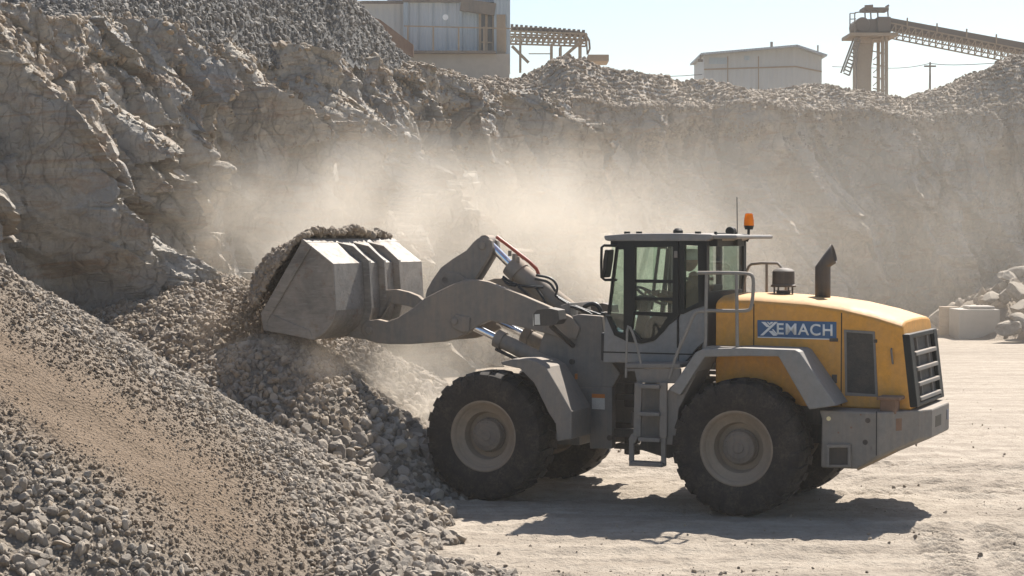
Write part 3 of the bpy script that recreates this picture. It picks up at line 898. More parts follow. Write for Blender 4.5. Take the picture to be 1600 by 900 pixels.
# merge the shell strip into one clean skin
bm = bmesh.new(); bm.from_mesh(bk.data); bmesh.ops.remove_doubles(bm, verts=bm.verts, dist=1e-4)
dup_f = {}
for f in bm.faces: dup_f.setdefault(tuple(sorted(v.index for v in f.verts)), []).append(f)
bmesh.ops.delete(bm, geom=[f for l_ in dup_f.values() if len(l_) > 1 for f in l_], context='FACES')
bmesh.ops.recalc_face_normals(bm, faces=bm.faces); bm.to_mesh(bk.data); bm.free()
bb = bk.modifiers.new('bevel', 'BEVEL'); bb.width = .012; bb.segments = 2; bb.limit_method = 'ANGLE'; bb.angle_limit = R(35)
side = inset([A_, B_] + CD + [D_, E_, F_], .02)
for s in (1, -1):
    m = MB(); m.prism(side, s*(BV-.015), s*(BV-.05))
    # reinforcing strips along the cutting edge and the floor
    m.prism([A_, lerp2(A_, B_, .28), lerp2(F_, E_, .9), F_], s*(BV+.012), s*(BV-.012))
    m.prism([lerp2(E_, D_, .0), lerp2(E_, D_, .99), lerp2(lerp2(E_, D_, .93), A_, .09), lerp2(F_, A_, .04)], s*(BV+.002), s*(BV-.02))
    m.build('side_plate', M['bucket'], bk, .008)
m = MB()
lip = [A_, lerp2(A_, B_, .16), lerp2(lerp2(A_, B_, .16), E_, .03), lerp2(A_, E_, .03)]
m.prism([(p[0]+.01, p[1]+.012) for p in lip], -BV-.02, BV+.02); m.build('spill_edge', M['bucket'], bk, .006)
m = MB(); m.prism([E_, F_, lerp2(F_, D_, .10), lerp2(E_, D_, .10)], -BV-.01, BV+.01); m.build('cutting_edge', M['bucket'], bk, .006)
def outset(pts, d): return inset(pts, -d)
for v, dd in ((.45,.10),(.03,.10),(-.40,.10)):
    path = [lerp2(A_, B_, .12), lerp2(A_, B_, .55), B_] + CD[:4]
    off = []
    for i, p in enumerate(path):
        q = outset([A_, B_] + CD + [D_, E_], dd)
        off.append(p)
    o2 = outset(path, dd); o2[0] = path[0]
    if abs(v) > .3:
        pin = LP(577,516,.5)
        o2[-1] = (pin[0]-.06, pin[1]+.12)
        body = o2 + [(pin[0]-.11, pin[1]), (pin[0]-.07, pin[1]-.10), (pin[0]+.04, pin[1]-.13)] + [lerp2(CD[6], D_, .7)] + CD[::-1][:4] + path[::-1][3:]
    else:
        pk = LP(606,462,0)
        o2 = o2[:4]
        body = o2 + [(pk[0]-.08, pk[1]+.06), (pk[0]-.08, pk[1]-.08), (CD[3][0]-.05, CD[3][1])] + CD[3::-1] + [B_, lerp2(A_, B_, .55)]
    m = MB(); m.prism(body, v-.03, v+.03); m.build('rib', M['bucket'], bk, .006)

# ---- rear fenders
fO = [(1046,610),(1086,551),(1098,545),(1160,543.5),(1242,546.5),(1249,550),(1307,634),(1264,640),(1216,557),(1160,556.5),(1101,558),(1062,618)]
fO = PL(fO, 1.34)
for s in (1, -1):
    m = MB(); m.prism(fO, s*1.34, s*.78); part(m, 'rear_fender', M['cabgray'], .015)
m = MB()
mud = PL([(1046,606),(1100,560),(1060,640),(1056,695),(1036,695),(1037,620)], 1.25)
for s in (1, -1): m.prism(mud, s*1.25, s*.75)
part(m, 'fender_support', M['gray'], .01)

# ---- ladder and platform
m = MB()
pf = PL([(978,568),(1064,568),(1064,599),(978,597)], 1.2)
for s in (1, -1):
    m.prism([pf[0], pf[1], LP(1064,575,1.2), LP(978,575,1.2)], s*1.24, s*.6)
    m.prism([LP(978,575.5,1.2), LP(1064,575.5,1.2), pf[2], LP(996,598,1.2), LP(992,580,1.2), LP(978,580,1.2)], s*1.22, s*1.17)
part(m, 'platform', M['gray'], .01)
for s in (1, -1):
    m = MB()
    def q(x, y, v=1.28): u, z = LP(x, y, 1.28); return (u, s*v, z)
    m.bar(q(998,598), q(996,682), .05, .09); m.bar(q(1037,598), q(1037,684), .05, .09)
    m.bar(q(993,680), q(987,690), .04, .09); m.bar(q(987,686), q(987,728), .035, .06); m.bar(q(1037,684), q(1037,728), .035, .06)
    u0, z0 = LP(998,604,1.28); u1, _ = LP(1036,604,1.28)
    for y in (603, 646, 686): 
        z = LP(1015, y, 1.28)[1]; m.box((u0-.02, s*1.08, z-.025), (u1+.02, s*1.36, z+.02))
    z = LP(1015,724,1.28)[1]; m.box((u0+.09, s*1.2, z-.03), (u1-.02, s*1.36, z+.02))
    b0, b1 = LP(998,606,1.1), LP(1036,684,1.1); m.box((b0[0], s*1.05, b0[1]), (b1[0], s*1.07, b1[1]))
    part(m, 'ladder', M['gray'], .006)

# ---- hood
HV = .78
def hood_top(px):
    xs = [1110,1118,1124,1178,1262,1315,1365,1413,1424]; ys = [478,474,471,471.5,478,486,498,513,518]
    return float(np.interp(px, xs, ys))
m = MB()
stations = []
zb = LP(1400,640,HV)[1]; zf = LP(1118,552,HV)[1]
for px in (1118,1124,1150,1178,1220,1262,1290,1315,1340,1365,1390,1411):
    u, z = LP(px, hood_top(px), HV)
    bot = zb
    rise = .075 if px > 1121 else .03
    stations.append((u, z, bot, rise))
vs = []; n = 10
for (u, z, b, r) in stations:
    # the tail leans outward towards its foot
    vs += [(u, -HV, b), (u, -HV, z), (u, -HV+.05, z+r*.55), (u, -HV+.16, z+r*.9), (u, -.25, z+r*1.1), (u, .25, z+r*1.1), (u, HV-.16, z+r*.9), (u, HV-.05, z+r*.55), (u, HV, z), (u, HV, b)]
# last station sloped: foot further back than the top
foot = LP(1424,640,HV)[0]
L0 = (len(stations)-1)*n
for k in (0, 9): vs[L0+k] = (foot, vs[L0+k][1], zb)
fs = []
for i in range(len(stations)-1):
    for k in range(n):
        fs.append((i*n+k, i*n+(k+1) % n, (i+1)*n+(k+1) % n, (i+1)*n+k))
fs += [tuple(range(n)), tuple(range(L0+n-1, L0-1, -1))]
m.add(vs, fs)
hd = part(m, 'engine_hood', M['yellow'], .02, 28)
m = MB()    # seams
for x, y0, y1 in ((1178,472,543),(1315,486,634)):
    a, b = LP(x, y0, HV), LP(x, y1, HV); m.box((a[0]-.006, HV-.002, b[1]), (a[0]+.006, HV+.003, a[1]-.02))
m.build('panel_seam', M['black'], hd)
m = MB()
fr = PL([(1319,515),(1367,518),(1372,620),(1321,618)], HV)
inr = PL([(1323,519),(1364,522),(1368,616),(1324,613)], HV)
for i in range(4): m.prism([fr[i], fr[(i+1) % 4], inr[(i+1) % 4], inr[i]], HV-.003, HV+.014)
m.build('side_grille_frame', M['gray'], hd, .003)
sg = MB(); sg.prism(inr, HV-.01, HV+.004)
def mesh_mat():
    t = NT('dark_grille_mesh')
    v = t.vor(70, rand=.2)
    n_ = t.rng(t.noise(6, 5, .7), .4, .7)
    c = t.mix(t.rng(v, .25, .5), (.012, .012, .011), (.05, .046, .04)); c = t.mix(t.math('MULTIPLY', n_, .45), c, (.12, .095, .07))
    return t.out(c, .7, 0, t.bump(v, .6, .01))
M['mesh'] = mesh_mat()
sg.build('side_grille', M['mesh'], hd)
m = MB()
for x, y, a, b in ((1303,531,.05,.02),(1304,592,.03,.05),(1368,533,.02,.02)):
    p = LP(x, y, HV); m.box((p[0]-a, HV-.002, p[1]-b), (p[0]+a, HV+.018, p[1]+b))
m.build('latch', M['dark'], hd, .004)
m = MB(); m.tube([P3(1393,545,HV), P3(1392.5,547,HV+.04), P3(1394.5,565,HV+.04), P3(1395,568,HV)], .012); m.build('handle', M['gray'], hd, 0, 60)
m = MB()
for x, y in ((1345,483),(1372,491)):
    u, z = LP(x, y+4, .3); m.box((u-.12,.15,z-.06),(u+.10,.42,z-.0)) if False else None
# badge
bd = MB(); bq = PL([(1183.5,500),(1307,503),(1307,529.5),(1184,526)], HV); bd.prism(bq, HV-.002, HV+.006)
bdo = bd.build('name_badge', M['badge_blue'], hd)
def letters(txt, px0, py0, px1, py1, parent):
    """raised white lettering between two pixel corners on the hood side"""
    cu = bpy.data.curves.new('lettering', 'FONT'); cu.body = txt; cu.offset = .016; cu.extrude = 0; cu.space_character = 1.1
    tmp = bpy.data.objects.new('lettering', cu); link(tmp)
    dg = bpy.context.evaluated_depsgraph_get(); dg.update()
    me = bpy.data.meshes.new_from_object(tmp.evaluated_get(dg)); bpy.data.objects.remove(tmp)
    xs = [v.co.x for v in me.vertices]; ys = [v.co.y for v in me.vertices]
    x0, x1, y0, y1 = min(xs), max(xs), min(ys), max(ys)
    for v in me.vertices:
        a = (v.co.x-x0)/(x1-x0); b = (v.co.y-y0)/(y1-y0)
        px = px0+(px1-px0)*a; top = py0 + 2.2*a; bot = py1 + 2.6*a
        u, z = LP(px, bot+(top-bot)*b, HV); v.co = (u, HV+.009, z)
    me.materials.clear(); me.materials.append(M['badge_white'])
    o = link(bpy.data.objects.new('lettering', me)); o.parent = parent
    so_ = o.modifiers.new('solidify', 'SOLIDIFY'); so_.thickness = .003
letters('EMACH', 1214, 504.5, 1301, 522.5, bdo)
m = MB()
def bl(p, q, wd):   # slanted stroke with level ends
    m.prism(PL([(p[0]-wd/2, p[1]), (p[0]+wd/2, p[1]), (q[0]+wd/2, q[1]), (q[0]-wd/2, q[1])], HV), HV+.006, HV+.010)
bl((1213,503),(1190.5,524), 5.2); bl((1206.8,503),(1204,506), 4)
bl((1193,503),(1201.2,511), 6.2); bl((1204.2,517),(1211.5,524.5), 6.2)
bl((1199.5,503),(1204,508), 2.0); bl((1207.5,514.5),(1214.5,523), 2.4)
m.build('logo', M['badge_white'], bdo)
m = MB()    # thin white underline of the badge
lo = PL([(1184,526),(1307,529.5),(1307,531),(1184,527.5)], HV); m.prism(lo, HV-.002, HV+.005); m.build('badge_trim', M['badge_white'], bdo)
# rear grille
gv0, gv1 = HV-.03, -HV+.03
uT, zT = LP(1411,520,HV); uB, zB = LP(1424.5,640,HV)
def rear(v, t, out=0.0):   # point on the leaning tail face, t=0 top, 1 foot
    return (uT+(uB-uT)*t - out, v, zT+(zB-zT)*t)
m = MB()
def rbox(v0, v1, t0, t1, o0, o1, mb):
    vs = [rear(v, t, o) for o in (o0, o1) for (v, t) in ((v0,t0),(v1,t0),(v1,t1),(v0,t1))]
    mb.add(vs, [(0,1,2,3),(7,6,5,4),(0,4,5,1),(1,5,6,2),(2,6,7,3),(3,7,4,0)])
rbox(gv0+.03, gv0-.16, .02, .97, -.02, .07, m); rbox(gv1+.16, gv1-.03, .02, .97, -.02, .07, m)
rbox(gv0-.16, gv1+.16, .02, .08, -.02, .068, m); rbox(gv0-.16, gv1+.16, .92, .97, -.02, .068, m)
m.build('rear_grille_frame', M['black'], hd, .01)
m = MB(); rbox(gv0-.16, gv1+.16, .08, .92, -.03, .02, m); rg = m.build('rear_grille', M['mesh'], hd)
m = MB()
for t in (.26,.46,.66,.85): rbox(gv0-.165, gv1+.165, t, t+.055, .015, .085, m)
for v in (.3,-.3): rbox(v+.015, v-.015, .08, .92, .015, .05, m)
m.build('grille_bar', M['gray'], rg, .01)
# ---- counterweight
M['tanlow'] = painted('bounce_tan_dusty_steel', (.28,.21,.13), .8, .6, .3)  # light bounced off the ground is put into this tan, under the dust
m = MB()
u_f, z_t = LP(1280,641,1.2); u_c, _ = LP(1373,638,1.2)
_, z_b0 = LP(1291,731,1.2); _, z_b1 = LP(1338,733,1.2)
u_b1 = LP(1338,733,1.2)[0]; z_e = LP(1375,713,1.2)[1]
# far rear corner: find the tail position where a corner at v=-.75 shows at x=1491
u_r = min(np.linspace(-3, -1.2, 400), key=lambda u: abs((lambda P: 800+F*P.x/P.y)(LOADER+Vector((-ca*u-sa*(-.72), sa*u-ca*(-.72), 0)))-1490))
z_tail = .93
rows = [(1.2, [u_f, u_b1+.02, u_c, u_c]), ]
def cw_section(v, u0, ub, uc, ztop, zc): 
    return [(u0, v, ztop), (u0-.03, v, ztop-.10), (u0-.02, v, z_b0), (ub, v, z_b1), (uc, v, zc), (uc, v, ztop)]
secs = [cw_section(1.2, u_f, u_b1, u_c, z_t, z_e), cw_section(.72, u_f, u_b1, u_r+.10, z_t, z_tail), cw_section(.5, u_f, u_b1, u_r, z_t, z_tail),
        cw_section(-.5, u_f, u_b1, u_r, z_t, z_tail), cw_section(-.72, u_f, u_b1, u_r+.10, z_t, z_tail), cw_section(-1.2, u_f, u_b1, u_c, z_t, z_e)]
vs = [p for s_ in secs for p in s_]; fs = []
for i in range(5):
    for k in range(6): fs.append((i*6+k, i*6+(k+1) % 6, (i+1)*6+(k+1) % 6, (i+1)*6+k))
fs += [tuple(range(6)), tuple(range(35, 29, -1))]
m.add(vs, fs)
cwt = part(m, 'counterweight', M['cw'], .02)
m = MB(); a = LP(1372,643,1.2); b = LP(1375,712,1.2); m.box((a[0]+.012,1.199,b[1]),(a[0]+.022,1.2025,a[1])); m.build('panel_seam', M['black'], cwt)
m = MB()
for x, y in ((1356,657),(1352,691)):
    p = P3(x, y, 1.2); m.cyl((p[0],1.195,p[2]),(p[0],1.206,p[2]),.03, n=14)
m.build('bolt', M['dark'], cwt, 0, 35)
m = MB(); p = P3(1295,654,1.2); m.cyl((p[0],1.195,p[2]),(p[0],1.212,p[2]),.025, n=16); m.build('reflector', plain('pale_reflector', (.7,.62,.35), .3), cwt, 0, 35)
m = MB(); st = PL([(1293,694),(1330,694),(1331,729),(1293,729)], 1.2); si = PL([(1297,699),(1326,699),(1326,726),(1297,726)], 1.2)
for i in range(4): m.prism([st[i], st[(i+1) % 4], si[(i+1) % 4], si[i]], 1.199, 1.25)
m.build('step_box', M['cw'], cwt, .005)
m = MB(); m.prism(si, 1.195, 1.203); m.build('step_recess', M['dark'], cwt)
m = MB()
for v in (.92,-.92):
    a = LP(1378,641,.92); b = LP(1403,622,.92)
    m.box((a[0], v-.1, a[1]-.03), (b[0], v+.1, b[1]-.02)); m.box((a[0]+.03, v-.14, b[1]-.02), (b[0]-.05, v+.14, b[1]+.02))
m.build('lamp_bracket', M['rust'], cwt, .008)
# tow slot and lamps on the slanting rear corners and the tail
def cwf(t, z, out):  # point along near chamfer from side corner (t=0) to tail corner (t=1)
    v = 1.2 + (.72-1.2)*t; u = u_c + (u_r+.10-u_c)*t
    nrm = Vector((-(1.2-.72), (u_c-u_r-.10), 0)).normalized()
    return Vector((u, v, z)) + nrm*out
def cbox(t0, t1, z0, z1, o0, o1, mb):
    vs = [cwf(t, z, o) for o in (o0, o1) for (t, z) in ((t0,z0),(t1,z0),(t1,z1),(t0,z1))]
    mb.add(vs, [(0,1,2,3),(7,6,5,4),(0,4,5,1),(1,5,6,2),(2,6,7,3),(3,7,4,0)])
m = MB(); cbox(.42,.56, z_t-.22, z_t-.08, -.02, .003, m)
m.build('corner_reflector', M['rust'], cwt)
m = MB(); m.box((u_r-.003, .30, z_t-.23), (u_r+.05, -.02, z_t-.10)); m.build('tow_slot', M['black'], cwt)
m = MB(); m.box((u_r-.006, -.36, z_t-.2), (u_r+.05, -.46, z_t-.08)); m.build('tail_lamp', plain('blue_tail_sticker', (.03,.06,.12), .4), cwt)

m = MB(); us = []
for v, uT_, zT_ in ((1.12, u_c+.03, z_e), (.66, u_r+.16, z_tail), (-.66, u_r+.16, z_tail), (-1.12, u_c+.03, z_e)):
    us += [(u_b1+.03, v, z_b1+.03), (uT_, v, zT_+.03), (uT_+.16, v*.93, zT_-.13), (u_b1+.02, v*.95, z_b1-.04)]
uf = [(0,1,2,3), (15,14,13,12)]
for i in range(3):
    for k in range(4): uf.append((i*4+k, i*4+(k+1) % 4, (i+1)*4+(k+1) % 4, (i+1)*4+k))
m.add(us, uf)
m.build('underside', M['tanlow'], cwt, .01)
m = MB()
for (x, y, r_) in ((1330,668,.012),(1345,648,.01),(1310,676,.01)):
    p = P3(x, y, 1.2); m.cyl((p[0],1.196,p[2]),(p[0],1.204,p[2]),r_, n=10)
split_parts([m.build('bolt', M['rust'], cwt)])
# ---- cab
CV = .78
cab = empty('cab', (0,0,0), 0, LR)
def cpoly(zpts, v0, v1, mb, vref=CV):
    mb.prism([LP(*Z1(x, y), vref) for x, y in zpts], v0, v1)
def both(zpts, d0, d1, mb):
    for s in (1, -1): cpoly(zpts, s*(CV+d0), s*(CV+d1), mb)
def near_side(zpts, d0, d1, mb): cpoly(zpts, CV+d0, CV+d1, mb)
def far_side(zpts, d0, d1, mb): cpoly(zpts, -CV-d0, -CV-d1, mb)
# lower shell
m = MB()
both([(176,640),(196,690),(228,762),(300,800),(385,812),(455,797),(505,745),(550,700),(600,662),(600,925),(160,925),(166,740)], -.06, .012, m)
both([(604,662),(612,640),(690,612),(752,592),(757,800),(700,850),(640,925),(604,925)], -.06, .012, m)
u0 = LP(*Z1(165,900), CV)[0]; u1 = LP(*Z1(757,900), CV)[0]; zb_ = LP(*Z1(300,925), CV)[1]; zt_ = LP(*Z1(180,650), CV)[1]
m.box((u0-.02,-CV+.06,zb_),(u1,CV-.06,zb_+.08)); m.box((u0,-CV+.06,zb_),(u0-.05,CV-.06,zt_-.35))
m.box((u1,-CV+.02,zb_),(u1+.05,CV-.02,LP(*Z1(757,590),CV)[1]))
m.build('lower_shell', M['cabgray'], cab, .012)
m = MB()
a = LP(*Z1(160,862), CV); b = LP(*Z1(690,864), CV); m.box((b[0], CV+.010, a[1]-.008), (a[0], CV+.0145, a[1]+.008))
a = LP(*Z1(597,640), CV); b = LP(*Z1(597,838), CV); m.box((a[0]-.008, CV+.011, b[1]), (a[0]+.008, CV+.015, a[1]-.05))
m.build('panel_seam', M['black'], cab)
# pillars
m = MB()
near_side([(282,205),(322,205),(322,760),(300,800),(282,790)], -.05, .02, m)                     # front pillar
near_side([(322,205),(600,205),(600,245),(350,250),(345,240),(322,240)], -.05, .02, m)           # door head
near_side([(322,240),(348,240),(346,625),(340,640),(330,730),(322,745)], -.05, .022, m)          # door front frame
near_side([(572,245),(604,245),(604,640),(590,668),(548,702),(520,740),(470,790),(456,796),(470,765),(540,655),(568,632)], -.05, .022, m)
near_side([(346,625),(568,632),(540,656),(346,645)], -.05, .018, m)
near_side([(300,800),(322,745),(330,735),(385,788),(462,772),(470,765),(456,797),(385,812)], -.05, .024, m)
near_side([(608,205),(640,205),(636,612),(632,640),(612,640),(608,655)], -.05, .02, m)           # middle pillar
near_side([(640,205),(760,205),(760,232),(716,240),(640,236)], -.05, .02, m)
near_side([(716,240),(762,230),(766,560),(752,592),(690,612),(632,640),(636,612),(720,572)], -.05, .02, m)
far_side([(205,205),(760,205),(760,232),(205,232)], -.05, .02, m)
far_side([(296,232),(318,232),(318,745),(296,790)], -.05, .02, m)
far_side([(592,232),(622,232),(622,650),(592,665)], -.05, .02, m)
far_side([(735,232),(762,232),(766,560),(752,592),(735,596)], -.05, .02, m)
far_side([(300,800),(322,745),(385,785),(455,770),(545,690),(600,650),(636,612),(740,575),(752,592),(690,614),(612,650),(550,702),(456,797),(385,812)], -.05, .02, m)
both([(178,650),(196,652),(240,742),(282,752),(282,790),(228,764)], -.05, .02, m)
both([(205,205),(282,205),(282,262),(250,262),(232,240),(205,232)], -.05, .015, m)
for (zx, zy, wz) in ((348,447,0),(346,550,0)):
    a = LP(*Z1(zx, zy), CV); b = LP(*Z1(570, zy+2), CV); m.box((b[0], CV-.02, a[1]-.02), (a[0], CV+.008, a[1]+.02)); m.box((b[0], -CV+.02, a[1]-.02), (a[0], -CV-.008, a[1]+.02))
# rear corner posts and rear head
ur, zr0 = LP(*Z1(762,560), CV); _, zr1 = LP(*Z1(762,215), CV)
m.box((ur-.02,-CV,zr1-.06),(ur+.05,CV,zr1+.02))
m.box((ur-.02,-CV,zr0-.1),(ur+.05,CV,zr0+.10))
for v in (CV-.03,-CV+.03): m.box((ur-.015,v-.05,zr0),(ur+.05,v+.05,zr1))
# windscreen posts (front of the cab, leaning)
pT, pM, pB = LP(*Z1(240,235), CV), LP(*Z1(190,640), CV), LP(*Z1(235,760), CV)
for v in (CV-.02,-CV+.02): m.bar((pT[0],v,pT[1]), (pM[0],v,pM[1]), .035)
for v in (.0,): pass
m.bar((pT[0],-CV,pT[1]),(pT[0],CV,pT[1]), .06)
m.build('frame', M['black'], cab, .006)
# door handle
m = MB(); p = LP(*Z1(590,290), CV); m.box((p[0]-.02,CV+.02,p[1]-.04),(p[0]+.02,CV+.045,p[1]+.04)); m.build('handle', M['gray'], cab, .004)
# glass
gl = [('front_side_window', [(205,240),(282,240),(282,750),(240,742),(192,648)]), ('door_window', [(346,245),(572,245),(570,632),(346,626)]),
      ('lower_door_window', [(335,640),(545,650),(470,766),(385,790),(326,738)]), ('rear_side_window', [(638,234),(718,238),(722,574),(634,612)])]
for nm, pts in gl:
    for s in (1, -1):
        mm = MB(); cpoly(pts, s*(CV-.022), s*(CV-.028), mm); mm.build(nm, M['glass'], cab)
mm = MB(); mm.add([(pT[0]+.005,CV-.05,pT[1]),(pT[0]+.005,-CV+.05,pT[1]),(pM[0]+.005,-CV+.05,pM[1]),(pM[0]+.005,CV-.05,pM[1]),(pB[0],CV-.05,pB[1]),(pB[0],-CV+.05,pB[1])], [(0,1,2,3),(3,2,5,4)])
ws = mm.build('windscreen', M['glass'], cab); s_ = ws.modifiers.new('solidify','SOLIDIFY'); s_.thickness = .006
mm = MB(); mm.box((ur+.0,-CV+.08,zr0+.1),(ur+.006,CV-.08,zr1-.06)); mm.build('rear_window', M['glass'], cab)
# roof
m = MB()
r_side = [LP(*Z1(x, y), CV) for x, y in ((166,180),(170,205),(190,212),(300,214),(770,213),(800,200),(800,172),(600,166),(300,168))]
m.prism(r_side, -CV-.03, CV+.03)
e0 = LP(*Z1(800,176), CV); m.box((e0[0]-.30,-CV+.02,e0[1]-.05),(e0[0]+.1,CV-.02,e0[1]))
m.build('roof', M['cabgray'], cab, .02)
m = MB()
p = LP(*Z1(598,160), .4); m.lathe([(-.03,.06),(.02,.06),(.045,.035),(.05,0)], (p[0],.4,p[1]), 'z', 16)
for zx, v in ((300,.5),(370,.3),(715,.62)):
    p = LP(*Z1(zx,166), v); m.box((p[0]-.03,v-.03,p[1]-.03),(p[0]+.03,v+.03,p[1]+.02))
m.build('roof_fitting', M['black'], cab, 0, 35)
# rear work lamps and bracket
m = MB()
for v, zx in ((.60,820),(-.35,938)):
    p = LP(*Z1(zx,215), v); m.box((p[0]-.05,v-.09,p[1]-.055),(p[0]+.06,v+.09,p[1]+.05)); m.box((p[0]-.01,v-.02,p[1]+.05),(p[0]+.02,v+.02,p[1]+.12))
ub_ = LP(*Z1(985,195), -.7)[0]; zb2 = LP(*Z1(985,195), -.7)[1]
m.bar((ub_+.1,-.72,zb2),(ub_-.02,-.72,zb2),.04); m.bar((ub_+.05,.6,zb2+.02),(ub_+.05,-.74,zb2),.03)
p = LP(*Z1(908,155), -.3); m.cyl((p[0],-.36,p[1]),(p[0],-.24,p[1]),.055)
m.box((p[0]-.02,-.05,p[1]-.05),(p[0]+.02,.28,p[1]-.02))
m.build('work_lamp', M['black'], cab, .004)
m = MB(); p = P3(*Z1(1000,215), -.72); m.tube([p, P3(*Z1(1010,190), -.72), P3(*Z1(1012,140), -.72)], .018); m.cyl(P3(*Z1(985,240),-.72), P3(*Z1(985,190),-.72), .02)
bc_ = P3(*Z1(1013,145), -.72); m.cyl(bc_, (bc_[0],bc_[1],bc_[2]+.05), .05, .065)
be = part(m, 'beacon', M['black'], 0, 40)
m = MB(); m.lathe([(0,.064),(.07,.062),(.14,.050),(.155,.042),(.16,0)], (bc_[0],bc_[1],bc_[2]+.05), 'z', 24); m.build('beacon_lens', M['amber'], be, 0, 40)
m = MB(); m.tube([P3(1152,365,-.5), P3(1151.5,308,-.5)], .006, 6); m.build('antenna', M['black'], cab)
# mirror
m = MB()
mv = .98
m.tube([P3(*Z1(240,240),CV), P3(*Z1(165,238),mv), P3(*Z1(150,250),mv), P3(*Z1(148,345),mv), P3(*Z1(150,425),mv), P3(*Z1(170,440),mv), P3(*Z1(236,440),CV)], .017)
mi = part(m, 'mirror_arm', M['black'], 0, 60)
m = MB(); a = LP(*Z1(183,260), mv); b = LP(*Z1(170,430), mv)
m.prism([LP(*Z1(x,y),mv) for x, y in ((176,262),(198,262),(192,330),(176,425),(163,428),(164,330))], mv-.16, mv+.05); m.build('mirror', M['black'], mi, .02)
# interior: seat, wheel, console
m = MB()
su, sz = LP(1078,480,0)
m.box((su-.28,-.27,1.96),(su+.25,.27,2.09)); m.prism([(su-.30,2.04),(su-.22,2.04),(su-.28,2.66),(su-.36,2.66)], -.25, .25)
m.box((su-.2,-.2,zb_+.08),(su+.15,.2,1.96)); m.box((su-.2,.30,2.19),(su+.15,.38,2.26)); m.box((su-.2,-.38,2.19),(su+.15,-.30,2.26))
m.build('seat', M['seat'], cab, .03)
m = MB()
hx, hz = LP(1018,462,0)
m.prism([(hx+.10,zb_),(hx+.28,zb_),(hx+.12,hz-.05),(hx+.02,hz-.05)], -.08, .08)
m.box((hx+.25,-.6,zb_),(hx+.45,.6,zb_+.35)); m.box((hx+.12,-.28,hz-.18),(hx+.22,.28,hz+.0))
m.build('dashboard', M['seat'], cab, .02)
m = MB()
ax = Vector((-.5,0,.86)).normalized(); c0 = Vector((hx,0,hz)); e1 = Vector((0,1,0)); e2 = ax.cross(e1)
ring = [c0+(e1*math.cos(2*math.pi*k/24)+e2*math.sin(2*math.pi*k/24))*.21 for k in range(25)]
m.tube(ring, .018, 8); m.cyl(c0-ax*.12, c0, .03)
for k in (0, 8, 16): m.bar(c0, ring[k], .02)
m.build('steering_wheel', M['seat'], cab, 0, 50)
m = MB()   # sun blind bars and back wall posts seen through the glass
m.bar((hx+.05,-.5,2.1),(hx-.05,-.5,3.1),.05)
m.build('interior_post', M['black'], cab)

# ---- rails
m = MB(); rv = 1.22; rr = .021
m.tube([P3(*Z1(x,y),rv) for x, y in ((715,399),(860,398),(1000,402),(1030,410),(1040,440),(1038,520),(1028,600),(1010,620),(950,622),(720,620),(690,640),(650,740),(600,850),(575,920))]+[P3(1046,592,rv)], rr, 8, 0, 1)
m.tube([P3(*Z1(765,398),rv), P3(*Z1(758,850),rv)], rr); m.tube([P3(*Z1(941,398),rv), P3(*Z1(945,850),rv)], rr)
a = LP(1104,541,rv); b = LP(1153,547,rv); m.box((a[0], rv-.2, a[1]), (b[0], rv+.06, b[1]))
m.tube([P3(978,590,rv), P3(*Z1(296,860),rv), P3(*Z1(301,705),rv), P3(*Z1(322,725),rv), P3(*Z1(350,800),rv), P3(*Z1(375,900),rv), P3(1002,572,rv)], .016, 8, 0, 1)
part(m, 'handrail', M['rail'], 0, 60)
m = MB(); rv = -.55
m.tube([P3(1161,470,rv), P3(1163,440,rv), P3(1168,418,rv), P3(1176,411,rv), P3(1228,411.5,rv), P3(1228,470,rv)], .018, 8, 0, 1); m.tube([P3(1198,411,rv), P3(1198,470,rv)], .018)
part(m, 'engine_deck_rail', M['rail'], 0, 60)
# ---- precleaner and exhaust
u, z = LP(1224,470,0); k = 22.4/F
m = MB(); m.lathe([(-.1,.07),(.06,.07),(.08,.085),(.12,.085),(.125,.12)], (u,0,z), 'z', 24)
for a in range(4):
    t = math.pi/4+math.pi/2*a; m.bar((u+.125*math.cos(t),.125*math.sin(t),z-.02),(u+.125*math.cos(t),.125*math.sin(t),z+.19),.018)
m.lathe([(.17,.0),(.17,.152),(.19,.155),(.2,.136),(.36,.134),(.385,.11),(.40,.05),(.405,0)], (u,0,z), 'z', 28)
part(m, 'air_precleaner', M['pipe'], 0, 35)
u, z = LP(1285.5,474,0); zt2 = LP(1274,414,0)[1]
tipu, tipz = LP(1303,396,0)
m = MB()
m.lathe([(-.06,.19),(.01,.15),(.05,.10)], (u,0,z), 'z', 24)
n = 24; rp = .093
rings = []
for (cu_, cz_, tl) in ((u, z-.05, 0), (u, z+.25, 0), (u, zt2-.02, .0), (tipu, tipz, 1.28)):
    # ring normal tilts towards the rear as the pipe bends
    nx, nz = -math.sin(tl), math.cos(tl); ex, ez = math.cos(tl), math.sin(tl)
    rp = .118 if tl > 1 else .093
    rings.append([(cu_+ex*rp*math.cos(2*math.pi*i/n), .093*math.sin(2*math.pi*i/n), cz_+ez*rp*math.cos(2*math.pi*i/n)) for i in range(n)])
vs = [p for r_ in rings for p in r_]; fs = []
for i in range(len(rings)-1):
    for k_ in range(n): fs.append((i*n+k_, i*n+(k_+1) % n, (i+1)*n+(k_+1) % n, (i+1)*n+k_))
m.add(vs, fs)
ex_ = part(m, 'exhaust_pipe', M['pipe'], 0, 28)
s_ = ex_.modifiers.new('solidify','SOLIDIFY'); s_.thickness = .008
